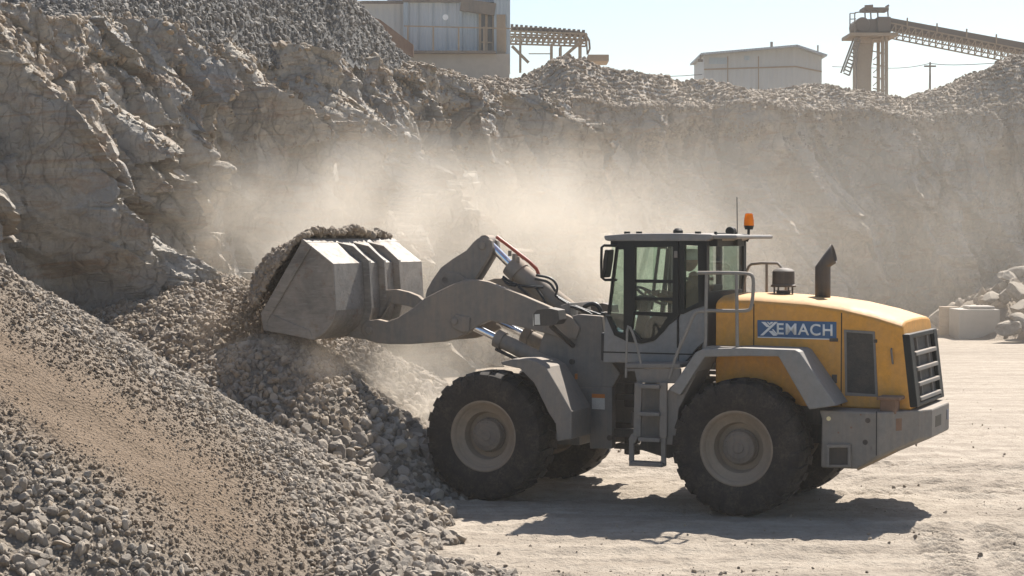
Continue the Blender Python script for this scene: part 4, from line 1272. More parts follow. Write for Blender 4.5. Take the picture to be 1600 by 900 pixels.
# ---- headlights
for s in (1, -1):
    v = .92
    m = MB()
    bx = [LP(*Z4(x,y), v) for x, y in ((850,600),(875,570),(950,560),(1015,575),(1025,640),(1005,670),(930,680),(855,680))]
    m.prism(bx, s*(v-.13), s*(v+.11))
    p = LP(*Z4(945,680), v); q2 = LP(*Z4(1010,830), v); m.bar((p[0],s*v,p[1]),(q2[0],s*.5,q2[1]),.05)
    m.tube([(q2[0],s*.52,q2[1]), (q2[0]+.1,s*.6,q2[1]+.1), (p[0],s*.85,p[1])], .014)
    hl = part(m, 'headlight', M['pipe'], .012)
    lp = LP(*Z4(850,640), v); m = MB(); m.box((lp[0]-.03, s*(v-.10), lp[1]-.075), (lp[0]+.012, s*(v+.09), lp[1]+.075)); m.build('lens', M['lens'], hl, .005)
    m = MB(); a = [LP(*Z4(x,y), v) for x, y in ((862,602),(895,600),(898,672),(862,672))]; m.prism(a, s*(v+.111), s*(v+.118)); m.build('side_lens', M['lens'], hl, .002)
kids = [o for o in LR.children_recursive if o.type == 'MESH']
nm = lambda o: o.name.split('.')[0]
split_parts([o for o in kids if nm(o) in ('axle', 'pin', 'cross_tube', 'panel_seam', 'latch', 'hydraulic_hose', 'joint_hose', 'bolt', 'articulation_joint', 'roof_fitting')])
split_parts([o for o in kids if nm(o) in ('fender_support', 'platform', 'lamp_bracket')], True)

# ------------------------------------------------------------------ the driver
def make_person():
    V = {}; E = []; rad = {}
    su_ = su
    J = {'pel': (su_-.02,0,2.19,.155), 'sp1': (su_-.06,0,2.36,.15), 'sp2': (su_-.08,0,2.54,.165), 'chest': (su_-.08,0,2.66,.16), 'neck': (su_-.05,0,2.76,.06), 'head0': (su_-.02,0,2.82,.06),
         'hip_l': (su_+.02,.10,2.17,.105), 'knee_l': (su_+.46,.14,2.21,.068), 'ank_l': (su_+.60,.14,1.79,.045), 'toe_l': (su_+.76,.14,1.77,.04),
         'hip_r': (su_+.02,-.10,2.17,.105), 'knee_r': (su_+.46,-.14,2.21,.068), 'ank_r': (su_+.60,-.14,1.79,.045), 'toe_r': (su_+.76,-.14,1.77,.04)}
    for k, s in (('l', 1), ('r', -1)):
        J['sh_'+k] = (su_-.08, s*.20, 2.66, .072); J['el_'+k] = (su_+.12, s*.25, 2.44, .052)
        J['wr_'+k] = (hx-.14+.02, s*.17, hz+.035, .034); J['pm_'+k] = (hx-.06, s*.19, hz+.05, .036)
    names = list(J); idx = {k: i for i, k in enumerate(names)}
    ed = [('pel','sp1'),('sp1','sp2'),('sp2','chest'),('chest','neck'),('neck','head0')]
    for k in 'lr': ed += [('pel','hip_'+k),('hip_'+k,'knee_'+k),('knee_'+k,'ank_'+k),('ank_'+k,'toe_'+k),('chest','sh_'+k),('sh_'+k,'el_'+k),('el_'+k,'wr_'+k),('wr_'+k,'pm_'+k)]
    def skinned(names, J, ed, root, sub):
        me = bpy.data.meshes.new('tmp'); ix = {k: i for i, k in enumerate(names)}
        me.from_pydata([J[k][:3] for k in names], [(ix[a], ix[b]) for a, b in ed], [])
        o = link(bpy.data.objects.new('tmp', me)); sm = o.modifiers.new('s', 'SKIN'); ss = o.modifiers.new('u', 'SUBSURF'); ss.levels = sub; ss.render_levels = sub
        for i, k in enumerate(names):
            o.data.skin_vertices[0].data[i].radius = (J[k][3], J[k][3]); o.data.skin_vertices[0].data[i].use_root = (k == root)
        dg = bpy.context.evaluated_depsgraph_get(); dg.update()
        r = bpy.data.meshes.new_from_object(o.evaluated_get(dg)); bpy.data.objects.remove(o); return r
    me = skinned(names, J, ed, 'pel', 2)
    bm = bmesh.new(); bm.from_mesh(me)
    for k, s in (('l', 1), ('r', -1)):       # fingers curled over the steering wheel rim
        p = Vector(J['pm_'+k][:3])
        for f in range(5):
            off = (f-2)*.019
            ln = (.05, .075, .08, .075, .06)[f]
            if f == 0: a, b, c = p+Vector((-.01, -s*.03, .01)), p+Vector((.02,-s*.055,.0)), p+Vector((.05,-s*.05,-.02))
            else: a, b, c = p+Vector((.02, off*s, .012)), p+Vector((.02+ln*.6, off*s, .01)), p+Vector((.02+ln*.75, off*s, -.03))
            JJ = {'a': (*a, .0095), 'b': (*b, .0088), 'c': (*c, .008)}
            fm = skinned(['a','b','c'], JJ, [('a','b'),('b','c')], 'a', 1); bm.from_mesh(fm)
    # head with nose, ears, jaw
    hc = Vector((su_+.0, 0, 2.94)); tmp = bmesh.new(); bmesh.ops.create_uvsphere(tmp, u_segments=24, v_segments=18, radius=1)
    for v in tmp.verts:
        x, y, z = v.co
        f = 1 - .22*max(0, -z)*(1 if True else 0)
        px, py, pz = x*.102*f + (.02*max(0,-z) if x > 0 else 0), y*.078*f, z*.122
        if x > .75: 
            g = math.exp(-((y/.16)**2 + ((z+.12)/.22)**2)); px += .028*g
            g = math.exp(-(((abs(y)-.38)/.16)**2 + ((z-.12)/.12)**2)); px -= .012*g
            g = math.exp(-((y/.3)**2 + ((z+.5)/.08)**2)); px -= .006*g
        if abs(y) > .86: 
            g = math.exp(-(((x+.05)/.22)**2 + (z/.25)**2)); py += math.copysign(.016*g, y)
        v.co = hc + Vector((px, py, pz))
    tm = bpy.data.meshes.new('t'); tmp.to_mesh(tm); tmp.free(); bm.from_mesh(tm)
    bm.to_mesh(me); bm.free()
    for q_ in (M['jacket'], M['trouser'], M['skin']): me.materials.append(q_)
    for p in me.polygons:
        c = p.center; p.use_smooth = True
        if c.z > 2.77 or (c.x > hx-.16 and c.z > hz-.05 and abs(c.y) < .3 and c.z < hz+.2 and c.x < hx+.2): p.material_index = 2
        elif c.z > 2.29 or (c.x < su_+.0 and c.z > 2.23): p.material_index = 0
        else: p.material_index = 1
    po = link(bpy.data.objects.new('person', me)); po.location = LOADER; po.rotation_euler = (0, 0, R(180-HEAD))
    tag(po, 'driver in brown jacket and white hard hat seated at the wheel inside the cab', 'person')
    m = MB(); m.lathe([(0,.150),(.012,.146),(.014,.124),(.06,.116),(.10,.088),(.122,.05),(.128,0)], (hc.x,0,hc.z+.025), 'z', 28)
    m.box((hc.x+.09,-.07,hc.z+.026),(hc.x+.175,.07,hc.z+.036)); m.bar((hc.x-.11,0,hc.z+.10),(hc.x+.11,0,hc.z+.10),.03,.12)
    m.build('hard_hat', M['white'], po, .004, 40)
make_person()
# ------------------------------------------------------------------ stockpiles
def pile(name, f, x0, x1, y0, y1, step, mat, skirt=.25):
    X, Y = np.meshgrid(np.arange(x0, x1, step), np.arange(y0, y1, step), indexing='ij')
    Zr = f(X, Y); i = np.arange(X.size).reshape(X.shape)
    q = np.stack([i[:-1,:-1], i[1:,:-1], i[1:,1:], i[:-1,1:]], -1).reshape(-1, 4)
    return X, Y, Zr, q
def build_pile(name, f, box, step, mat, cut, all_=False):
    X, Y, Zr, q = pile(name, f, *box, step, mat)
    q = q[(Zr.ravel()[q] > cut).all(1) if all_ else (Zr.ravel()[q] > cut).any(1)]
    me = raw_mesh(name, np.stack([X, Y, Zr], -1).reshape(-1, 3), q, True); me.materials.append(mat)
    return link(bpy.data.objects.new(name, me))
def sample(f, box, n, seed, cut=0.0, emb=.0):
    rg = np.random.default_rng(seed)
    x = rg.uniform(box[0], box[1], n); y = rg.uniform(box[2], box[3], n); z = f(x, y)
    p = np.stack([x, y, z], 1); k = (z > cut) & in_view(p, 40)
    return p[k], rg
# front stockpile
def cone(x, y, cx, cy, h, sl, lump=.12, seed=0, sy=1.0, toe=.5):
    d = np.hypot(x-cx, (y-cy)*sy) * (1 + .05*fbm(x*.35, y*.35, seed+7, 2))
    z = h - sl*np.sqrt(d*d + .6)
    z = np.where(z < toe, toe*np.exp(np.clip((z-toe)/toe, -8, 0)) , z)      # spreading toe
    return z + lump*fbm(x*.9, y*.9, seed, 4)*np.clip(z*2, 0, 1) + .04*fbm(x*3, y*3, seed+3, 3)
def f_front(x, y): return np.maximum(cone(x, y, -8.6, 20.2, 5.0, .655, .16, 41, .86, .35), cone(x, y, -1.6, 17.2, .50, .21, .06, 43, 1.5, .12)) - .10
def f_dig(x, y):
    a = cone(x, y, -5.2, 31.0, 3.15, .56, .16, 51, .85, .35)
    b = cone(x, y, -3.2, 24.3, 2.75, .90, .12, 55, 1.0, .3)
    c = cone(x, y, -3.9, 26.0, 2.95, .80, .12, 57, 1.0, .3)
    return np.maximum(np.maximum(a, b), c) - .12
def rim_x(x, y):
    rim = np.array(near_pts); return np.interp(y, rim[:, 1], rim[:, 0]) + .45*fbm(x*.5, y*.5, 65, 3)
def f_top(x, y):
    z = np.maximum(cone(x, y, -9.6, 46.5, 12.3, .55, .16, 61, 1.0, .3), cone(x, y, -11.0, 39.5, 11.2, .60, .16, 63, 1.0, .3))
    return z - 1.6*smoothstep(-.75, .25, x - rim_x(x, y))

fp = build_pile('gravel_pile', f_front, (-10, 2.5, 11.5, 24.5), .06, M['pile_gray'], -.04)
tag(fp, 'large grey gravel stockpile with a brown sandy band, in front of the heap being dug', 'gravel pile', kind='stuff')
def sand_field(P):
    px, py = project(P); v = py - (450 + px*.58); wob = 40*fbm(P[:, 0]*.8, P[:, 1]*.8, 205, 3)
    return np.exp(-((v+wob-118-px*.06)/98)**2)*smoothstep(600, 260, px+wob)
co = np.empty(len(fp.data.vertices)*3, np.float32); fp.data.vertices.foreach_get('co', co)
at_ = fp.data.attributes.new('sand', 'FLOAT', 'POINT'); at_.data.foreach_set('value', np.clip(sand_field(co.reshape(-1, 3).astype(float))*1.3, 0, 1).astype(np.float32))
# grain size: sandy band in the middle of the slope, coarse stones at its foot
def band(p):
    px, py = project(p); v = (py - (450 + px*.58))                    # pixels below the crest line, measured on the slope
    return px, py, v
p, rg = sample(f_front, (-10, 2.2, 11.6, 24.3), 330000, 201, .0)
px, py, v = band(p)
wob = 40*fbm(p[:, 0]*.8, p[:, 1]*.8, 205, 3)
sandy = sand_field(p)
coarse = smoothstep(170, 420, v+wob) * 1.0
r = rg.random(len(p))
size = .014 + .016*r**2 + .028*r**6
size *= 1 - .76*sandy
size += coarse*(.002 + .040*r**8)
size += smoothstep(430, 640, px)*.055*r**6
keep = rg.random(len(p)) < np.clip(.62 - .2*sandy - .42*coarse, .16, 1)
p, size, sandy, r = p[keep], size[keep], sandy[keep], r[keep]
p[:, 2] += size*.25
tan_ = rg.random(len(p)) < np.clip(sandy*2.2, .15, .985)
brown = tan_ & (sandy > .12); gray = ~tan_ & (rg.random(len(p)) > smoothstep(.06, .36, sandy)*.985); tan_ &= ~brown
scatter(fp, p[gray], size[gray], P_GRAY, 211, 9); scatter(fp, p[tan_], size[tan_], P_TAN, 212, 8); scatter(fp, p[brown], size[brown], P_SAND, 213, 5)

dp = build_pile('gravel_pile', f_dig, (-11, 1.5, 20.5, 38), .08, M['pile_gray'], -.05)
tag(dp, 'gravel heap under the raised bucket, leaning against the rock face', 'gravel pile', kind='stuff')
p, rg = sample(f_dig, (-11, 1.4, 20.6, 37.5), 170000, 221, -.02)
px, py = project(p); r = rg.random(len(p))
foot = smoothstep(1.3, .2, p[:, 2])
size = .022 + .03*r**2 + (.03+.075*foot)*r**6 + .02*foot
keep = (rg.random(len(p)) < .75-.45*foot); p, size, r = p[keep], size[keep], r[keep]
p[:, 2] += size*.25
tan_ = rg.random(len(p)) < smoothstep(.5, 1.9, p[:, 2])*.85
scatter(dp, p[~tan_], size[~tan_], P_GRAY, 231, 9); scatter(dp, p[tan_], size[tan_], P_TAN, 232, 8)

tp = build_pile('gravel_pile', lambda x, y: np.where(x < rim_x(x, y) + .25, f_top(x, y), -9), (-22, .5, 30, 58), .12, M['pile_dark'], 6.9, True)
tag(tp, 'dark crushed stone pile on top of the left rock face', 'gravel pile', kind='stuff')
p, rg = sample(f_top, (-20, .5, 30, 57), 260000, 241, 7.0)
p = p[p[:, 0] < rim_x(p[:, 0], p[:, 1]) + .1]
r = rg.random(len(p)); size = .030 + .035*r**2 + .04*r**7
p[:, 2] += size*.3
scatter(tp, p, size, P_DARK, 251, 8)

# loose stones thrown over the floor near the piles
def stones_on_floor():
    n = 60000; rg = np.random.default_rng(301)
    x = rg.uniform(-3.5, 10, n); y = 17.5 + rg.random(n)**1.8*30
    near = np.exp(-np.maximum(np.minimum(np.hypot(x+1.2, (y-22.6)*.8), np.hypot(x+1.4, (y-18.5)*.6))-0.3, 0)/.55)
    k = (rg.random(n) < .16*smoothstep(-.3, .4, fbm(x*.5, y*.9, 307, 3)) + .14*near)
    x, y = x[k], y[k]; z = ground_h(x, y); r = rg.random(len(x))
    s = .006 + .012*r**4 + .022*r**20
    me = bpy.data.meshes.new('loose_gravel'); o = link(bpy.data.objects.new('loose_gravel', me))
    scatter(o, np.stack([x, y, z+s*.2], 1), s, P_TAN, 303, 8)
    tag(o, 'small loose stones strewn over the pale quarry floor', 'gravel', kind='stuff')
stones_on_floor()

# countable bigger rocks
def rock_mesh(seed, cuts=9, sub=3):
    rnd = random.Random(seed); bm = bmesh.new(); bmesh.ops.create_icosphere(bm, subdivisions=sub, radius=1)
    planes = [(Vector((rnd.gauss(0,1), rnd.gauss(0,1), rnd.gauss(0,1))).normalized(), rnd.uniform(.42, .78)) for _ in range(cuts)]
    sx, sy, sz = rnd.uniform(.85, 1.25), rnd.uniform(.75, 1.1), rnd.uniform(.6, .9)
    for v in bm.verts:
        p = v.co.copy()
        for nn, d in planes:
            k = p.dot(nn) - d
            if k > 0: p -= nn*k*.96
        f = 1 + .05*math.sin(7*p.x+seed)*math.sin(6*p.y)*math.sin(8*p.z) + rnd.uniform(-.012, .012)
        v.co = Vector((p.x*sx*f, p.y*sy*f, p.z*sz*f))
    me = bpy.data.meshes.new('rock'); bm.to_mesh(me); bm.free(); return me
def boulder_mat():
    t = NT('boulder_stone'); n = t.noise(3, 7, .7); n2 = t.noise(14, 6, .7)
    c = t.ramp(n, [(.3, (.17, .15, .125)), (.55, (.28, .24, .195)), (.75, (.38, .33, .27))])
    c = t.mix(t.math('MULTIPLY', t.rng(t.normal_z(), .4, .9), .6), c, (.42, .36, .285))
    return t.out(c, .92, 0, t.bump(n2, .6, .05, t.bump(n, .5, .12)))
M['boulder'] = boulder_mat()
rock_meshes = [rock_mesh(s) for s in range(20, 28)]
for q_ in rock_meshes: q_.materials.append(M['boulder'])
def rock(name, loc, size, k, label, cat, group, rz=None):
    o = link(bpy.data.objects.new(name, rock_meshes[k % 8])); o.location = loc; o.scale = (size,)*3
    rnd = random.Random(k*31+7); o.rotation_euler = (rnd.uniform(-.5,.5), rnd.uniform(-.5,.5), rnd.uniform(0, 6.28))
    tag(o, label, cat, group); return o
# boulder heap at the right (pixel, distance, radius in pixels)
heap = [(1573,432,62,20,'pale boulder at the very top of the right-hand rubble heap'),(1596,428,62.5,22,'grey boulder just beside the topmost pale one on the rubble heap'),
 (1549,463,61,14,'small rounded boulder on the left shoulder of the rubble heap'),(1570,462,60.5,17,'whitish boulder in the middle of the rubble heap'),
 (1590,458,60,20,'grey boulder below the top boulder of the rubble heap'),(1530,462,63,10,'small flat stone just above the concrete block'),
 (1566,500,57.5,0,''),(1576,512,57,26,'big squat boulder at the foot of the rubble heap'),(1600,508,57,28,'second big boulder at the foot of the rubble heap, taller than the squat one'),
 (1596,482,58.5,24,'tilted slab boulder halfway up the rubble heap'),(1552,486,62.5,18,'boulder half hidden behind the concrete block end'),(1615,450,60,28,''),(1625,490,58,30,'')]
for i_, (x, y, Y, rp_, lab) in enumerate(heap):
    if not lab: continue
    rock('boulder', at(x, y, Y), rp_/F*Y*1.1, i_, lab, 'boulder', 'boulders in the rubble heap')
# body of the heap
def f_heap(x, y): return cone(x, y, 19.6, 62.5, 3.6, .62, .25, 71, 1.0, .4) - .1
hp = build_pile('rubble_pile', f_heap, (13, 26, 56, 70), .25, M['pile_tan'], -.05); tag(hp, 'pale rubble heap at the right edge under the far rock face', 'rubble pile', kind='stuff')
p, rg = sample(f_heap, (13, 26, 56, 69), 3500, 321, .05); r = rg.random(len(p)); scatter(hp, p, .06+.34*r**4, P_TAN, 322, 8)
# bigger loose stones beside the front piles
loose = [(652,868,.075,'single angular stone lying alone on the floor right of the front gravel pile'),(622,812,.085,'flat stone at the tip of the front gravel pile'),
         (604,806,.07,'rounded stone on the toe crest of the front gravel pile'),(690,792,.06,'stone just in front of the front tyre at the heap foot'),
         (655,784,.075,'rounded grey stone at the foot of the shaded gravel heap'),(700,772,.05,'small stone touching the front tyre tread'),
         (630,846,.09,'broad stone at the right foot of the front gravel pile')]
for i_, (x, y, s_, lab) in enumerate(loose):
    g_ = gnd(x, y); g_.z = max(0, float(f_front(np.array([g_.x]), np.array([g_.y]))[0]), float(f_dig(np.array([g_.x]), np.array([g_.y]))[0])) + s_*.3
    rock('stone', g_, s_, i_, lab, 'stone', 'bigger loose stones by the piles')

# gravel heaped in the bucket and spilling over its lip
def bucket_load():
    m = MB()
    lipp = [LP(x, y, BV) for x, y in ((476,377),(520,412),(520,480),(488,524),(414,512),(409,492))]
    top = [LP(x, y, 0) for x, y in ((497,374),(512,368),(540,358),(560,357),(590,364),(612,376))]
    rgn = np.random.default_rng(5); pts = []; sz = []
    a0, f0 = np.array(LP(474,374,BV)), np.array(LP(408,490,BV))
    nrm = np.array([f0[1]-a0[1], -(f0[0]-a0[0])]); nrm /= np.linalg.norm(nrm)
    if nrm[0] < 0: nrm = -nrm
    # surface of the load: over the open mouth, bulging outwards
    nu, nv = 40, 46; A = np.zeros((nu, nv, 3))
    def surf(t, vv):
        edge = np.clip(1-(np.abs(vv-.15)/(BV-.02))**2, 0, 1)**1.3
        bul = .05 + (.50*np.sin(np.pi*.68*np.clip(t, 0, 1)))*np.clip((1-np.abs(vv)/(BV+.01))*3.2, 0, 1)**.75
        uz = a0[None]*(1-t)[:, None] + f0[None]*t[:, None] + nrm[None]*bul[:, None]
        lift = .10*np.exp(-((t-.06)/.3)**2)*edge
        return np.stack([uz[:, 0] - .06*np.exp(-(t/.2)**2)*edge, vv, uz[:, 1] + lift], 1)
    tt, vv = np.meshgrid(np.linspace(-.03, 1.02, nu), np.linspace(-BV+.05, BV-.05, nv), indexing='ij')
    A = surf(tt.ravel(), vv.ravel()).reshape(nu, nv, 3)
    A[:, :, 2] += .07*fbm(tt*6, vv*3.5, 8, 4)
    # behind the top edge the load dips back under the spill edge
    ld = grid_obj('bucket_gravel', A[:, :, 0], A[:, :, 1], A[:, :, 2], M['pile_tan'])
    ld.location = LOADER; ld.rotation_euler = (0, 0, R(180-HEAD))
    n = 10000; t_ = rgn.uniform(-.03, 1.02, n); v_ = rgn.uniform(-BV+.05, BV-.05, n); P_ = surf(t_, v_); P_[:, 2] += .07*fbm(t_*6, v_*3.5, 8, 4)
    scatter(ld, P_, .018+.05*rgn.random(n)**3, P_TAN, 331, 8)
    # falling stones below the lip
    n = 7000; t_ = 1.0 + rgn.random(n)**1.5*.25; v_ = rgn.uniform(-BV+.05, BV-.03, n); Q = surf(np.ones(n), v_)
    Q[:, 0] += rgn.normal(.20, .17, n); Q[:, 2] -= rgn.random(n)**1.3*1.1
    me = bpy.data.meshes.new('falling_gravel'); o = link(bpy.data.objects.new('falling_gravel', me)); o.location = LOADER; o.rotation_euler = (0, 0, R(180-HEAD))
    scatter(o, Q, .008+.036*rgn.random(n)**4, P_TAN, 332, 8)
    tag(o, 'stones falling from the lip of the raised bucket', 'falling stones', kind='stuff')
    tag(ld, 'tan gravel heaped in the bucket and spilling over its lip', 'gravel load', kind='stuff')
bucket_load()

# ------------------------------------------------------------------ plant on the plateau
def corrugated(name, col, sc_=7.0, dust=.35):
    t = NT(name)
    x = t.pos()
    s_ = t.math('SINE', t.math('MULTIPLY', t.math('ADD', x[0], x[1]), 2*math.pi*sc_))
    n = t.noise(1.2, 6, .6, co=t.map((2, 2, .3)))
    c = t.mix(t.rng(n, .4, .75, 0, dust), col, (.33, .27, .21))
    return t.out(c, .6, 0, t.bump(s_, .5, .02))
M['sheet'] = corrugated('grey_sheet_metal', (.44, .48, .51), 7.0, .15); M['sheet_pale'] = corrugated('pale_sheet_metal', (.48, .48, .46), 4.0, .2)
M['sheet_blue'] = corrugated('blue_grey_sheet_metal', (.37, .43, .47), 7.0, .15); M['concrete'] = plain('dusty_concrete', (.38, .345, .30), .9, 0, .2, 3)
M['steel'] = painted('weathered_plant_steel', (.15, .13, .11), .7, .6); M['tansteel'] = painted('tan_plant_steel', (.33, .25, .17), .7, .5)
M['darkglass'] = plain('dark_window', (.05, .05, .05), .3)
M['belt'] = plain('conveyor_belt_dust', (.16, .13, .105), .9)

def plant():
    Y = 76.0; k = Y/F
    e = empty('plant_building', at(700, 110, Y)); o0 = e.location.copy(); tag(e, 'grey corrugated plant building with an outside stair landing on the plateau', 'building')
    def W(x, y, d=0): p = at(x, y, Y); return (p.x-o0.x, d, p.z-o0.z)
    def bx(x0, y0, x1, y1, d0, d1, mb): 
        a = W(x0, y0); b = W(x1, y1); mb.box((a[0], d0, b[2]), (b[0], d1, a[2]))
    m = MB(); bx(536,3,640,150,0.3,4.5,m); m.build('wall', M['sheet_pale'], e)
    m = MB(); bx(602,-40,650,150,1.2,5.2,m); m.build('wall', M['sheet_blue'], e)
    m = MB(); bx(631,3,720,84,0,4.2,m); m.build('wall', M['sheet'], e)
    m = MB(); a = W(720,3); b = W(798,84); c = W(771,84)
    m.add([(a[0],0,b[2]),(c[0],0,b[2]),(c[0],0,W(771,17)[2]),(a[0],0,W(720,9)[2]),(a[0],3.8,b[2]),(c[0],3.8,b[2]),(c[0],3.8,W(771,17)[2]),(a[0],3.8,W(720,9)[2])],
          [(0,1,2,3),(5,4,7,6),(0,4,5,1),(1,5,6,2),(2,6,7,3),(3,7,4,0)]); m.build('wall', M['sheet_blue'], e)
    m = MB(); bx(772,-30,797,104,-.25,3.6,m); m.build('tower', M['sheet_blue'], e)
    m = MB(); bx(715,-60,772,-2,1.0,4,m); m.build('upper_wall', M['sheet_blue'], e)
    m = MB(); m.bar(W(536,3,.1), W(640,3,.1), .12); m.bar(W(720,8,-.2), W(774,16,-.2), .16, .5); m.bar(W(629,2,-.1), W(722,2,-.1), .12); split_parts([m.build('eave', M['steel'], e)])
    m = MB(); m.bar(W(634,2,-.05), W(634,84,-.05), .18); m.bar(W(720,2,-.05), W(720,84,-.05), .10)
    for x in (655,677,699): m.bar(W(x,3,-.01), W(x,84,-.01), .035)
    split_parts([m.build('corner_post', M['sheet_blue'], e)])
    m = MB(); bx(752,19,770,82,-.03,.2,m); d_ = m.build('doorway', M['darkglass'], e)
    m = MB()
    for x in (750,760,771): m.bar(W(x,18,-.06), W(x,84,-.06), .10)
    m.bar(W(750,18,-.05), W(771,20,-.05), .12); m.bar(W(750,66,-.05), W(771,67,-.05), .06); m.build('frame', M['tansteel'], d_)
    m = MB(); p = W(696,27,-.02); m.cyl((p[0],-.03,p[2]),(p[0],.05,p[2]),.12); m.build('wall_lamp', M['white'], e, 0, 35)
    m = MB(); bx(722,24,740,82,-.02,.1,m); m.build('door', M['sheet_blue'], e)
    m = MB(); bx(631,84,775,88,-1.3,1.0,m); m.build('landing', M['steel'], e)
    m = MB(); m.bar(W(634,46,-1.25), W(800,50,-1.25), .05); 
    for x in (640,679,718,757,790): m.bar(W(x,47,-1.25), W(x,86,-1.25), .06)
    m.build('railing', M['tansteel'], e)
    m = MB(); bx(625,88,796,140,-1.0,3.0,m); m.build('foundation', M['concrete'], e)
    m = MB(); bx(776,24,790,104,-.30,-.2,m); m.build('stair_panel', M['tansteel'], e)
    m = MB(); p0 = W(573,30); m.add([W(573,30,-2),W(600,40,-2.0),W(650,78,-2),W(650,96,-2),W(590,75,-2),W(573,30,-1.6),W(600,40,-1.6),W(650,78,-1.6),W(650,96,-1.6),W(590,75,-1.6)],
        [(0,1,2,3,4),(9,8,7,6,5),(0,5,6,1),(1,6,7,2),(2,7,8,3),(3,8,9,4),(4,9,5,0)])
    ch = m.build('feed_chute', M['rust']); ch.location = o0; tag(ch, 'tan steel chute wall leaning in front of the grey plant building', 'chute')
plant()
def truss(mb, p, q, h, n, wd=.07, side=0):
    p, q = Vector(p), Vector(q); up = Vector((0,0,h)); sv = Vector((0, side, 0))
    mb.bar(p+sv, q+sv, wd); mb.bar(p+up+sv, q+up+sv, wd)
    for i in range(n+1):
        a = p.lerp(q, i/n); mb.bar(a+sv, a+up+sv, wd*.8)
        if i < n: 
            b = p.lerp(q, (i+1)/n); mb.bar(a+sv, b+up+sv, wd*.7)
def small_conveyor():
    Y = 80; e = empty('conveyor', at(850, 96, Y)); o0 = e.location.copy(); tag(e, 'short tan conveyor gantry beside the grey plant building', 'conveyor')
    W = lambda x, y, d=0: Vector((at(x, y, Y).x-o0.x, d, at(x, y, Y).z-o0.z))
    m = MB()
    for d in (0, 1.2): truss(m, W(797,64,d), W(917,68,d), .42, 14, .07)
    m.bar(W(797,55,.6), W(917,60,.6), .2, .08); m.build('frame', M['tansteel'], e)
    m = MB(); m.tube([W(798,43,.6), W(850,45,.6), W(905,50,.6), W(915,54,.6), W(917,62,.6)], .12, 8); 
    for i in range(16): 
        a = W(800,43,.6).lerp(W(912,52,.6), i/15); m.box((a.x-.06,.1,a.z-.05),(a.x+.06,1.1,a.z+.16))
    m.build('belt', M['belt'], e)
    m = MB()
    for x, y0, y1 in ((813,50,96),(862,68,96),(876,70,98),(907,54,98)):
        for d in (0, 1.2): m.bar(W(x,y0,d), W(x,y1+14,d), .1)
    m.bar(W(800,72,0), W(826,98,0), .12); m.bar(W(907,66,0), W(870,98,0), .3, .12); m.bar(W(797,69,0), W(878,71,0), .06); m.bar(W(826,84,0), W(862,84,0), .04)
    split_parts([m.build('leg', M['tansteel'], e)])
    m = MB(); m.tube([W(915,52,.3), W(921,62,.3), W(922,75,.3), W(918,84,.3)], .05, 6); m.tube([W(912,52,.9), W(918,64,.9), W(919,82,.9)], .04, 6); split_parts([m.build('loose_belt_edge', M['steel'], e)])
    m = MB(); a, b = W(918,86), W(951,97); m.box((a.x,-.3,b.z),(b.x,1.5,a.z)); m.build('discharge_box', M['tansteel'], e, .03)
small_conveyor()
def shed():
    Y = 92; e = empty('site_shed', at(1190, 132, Y)); o0 = e.location.copy(); tag(e, 'pale corrugated metal shed with a low gable roof on the plateau', 'shed')
    W = lambda x, y, d=0: Vector((at(x, y, Y).x-o0.x, d, at(x, y, Y).z-o0.z))
    D = 5.0; m = MB()
    pr = [W(1100,150), W(1284,150), W(1284,88), W(1243,74), W(1100,86)]
    m.prism([(q.x, q.z) for q in pr], 0, D); m.build('wall', M['sheet_pale'], e)
    m = MB()
    for a, b in (((1094,85.5),(1244,72.5)),((1243,72.5),(1290,88))):
        m.bar(W(*a, D/2-.15), W(*b, D/2-.15), D+.7, .09)
    m.build('roof', M['sheet'], e)
    m = MB(); m.bar(W(1100,108.5,-.03), W(1243,104,-.03), .06, .07); m.bar(W(1243,104,-.03), W(1284,112,-.03), .06, .07)
    for x in (1137,1185): m.bar(W(x,88,-.03), W(x,145,-.03), .05)
    m.build('wall_rail', M['tansteel'], e)
    m = MB(); a, b = W(1108,90), W(1136,100); m.box((a.x,-.02,b.z),(b.x,.1,a.z)); a, b = W(1163,87), W(1171,94); m.box((a.x,-.02,b.z),(b.x,.1,a.z)); split_parts([m.build('window', M['sheet_blue'], e)])
    m = MB(); m.bar(W(1210,78,1), W(1210,62,1), .12); m.bar(W(1203,73,1), W(1210,70,1), .06); m.build('roof_vent', M['steel'], e)
    m = MB(); m.bar(W(1280.5,92,.5), W(1280.5,69,.5), .07); m.build('flue', M['steel'], e)
    m = MB(); m.bar(W(1094,86,-.1), W(1094,93,-.1), .06); a = W(1094,93,-.1); m.box((a.x-.12,-.25,a.z-.12),(a.x+.12,0,a.z)); m.build('yard_lamp', M['steel'], e)
shed()
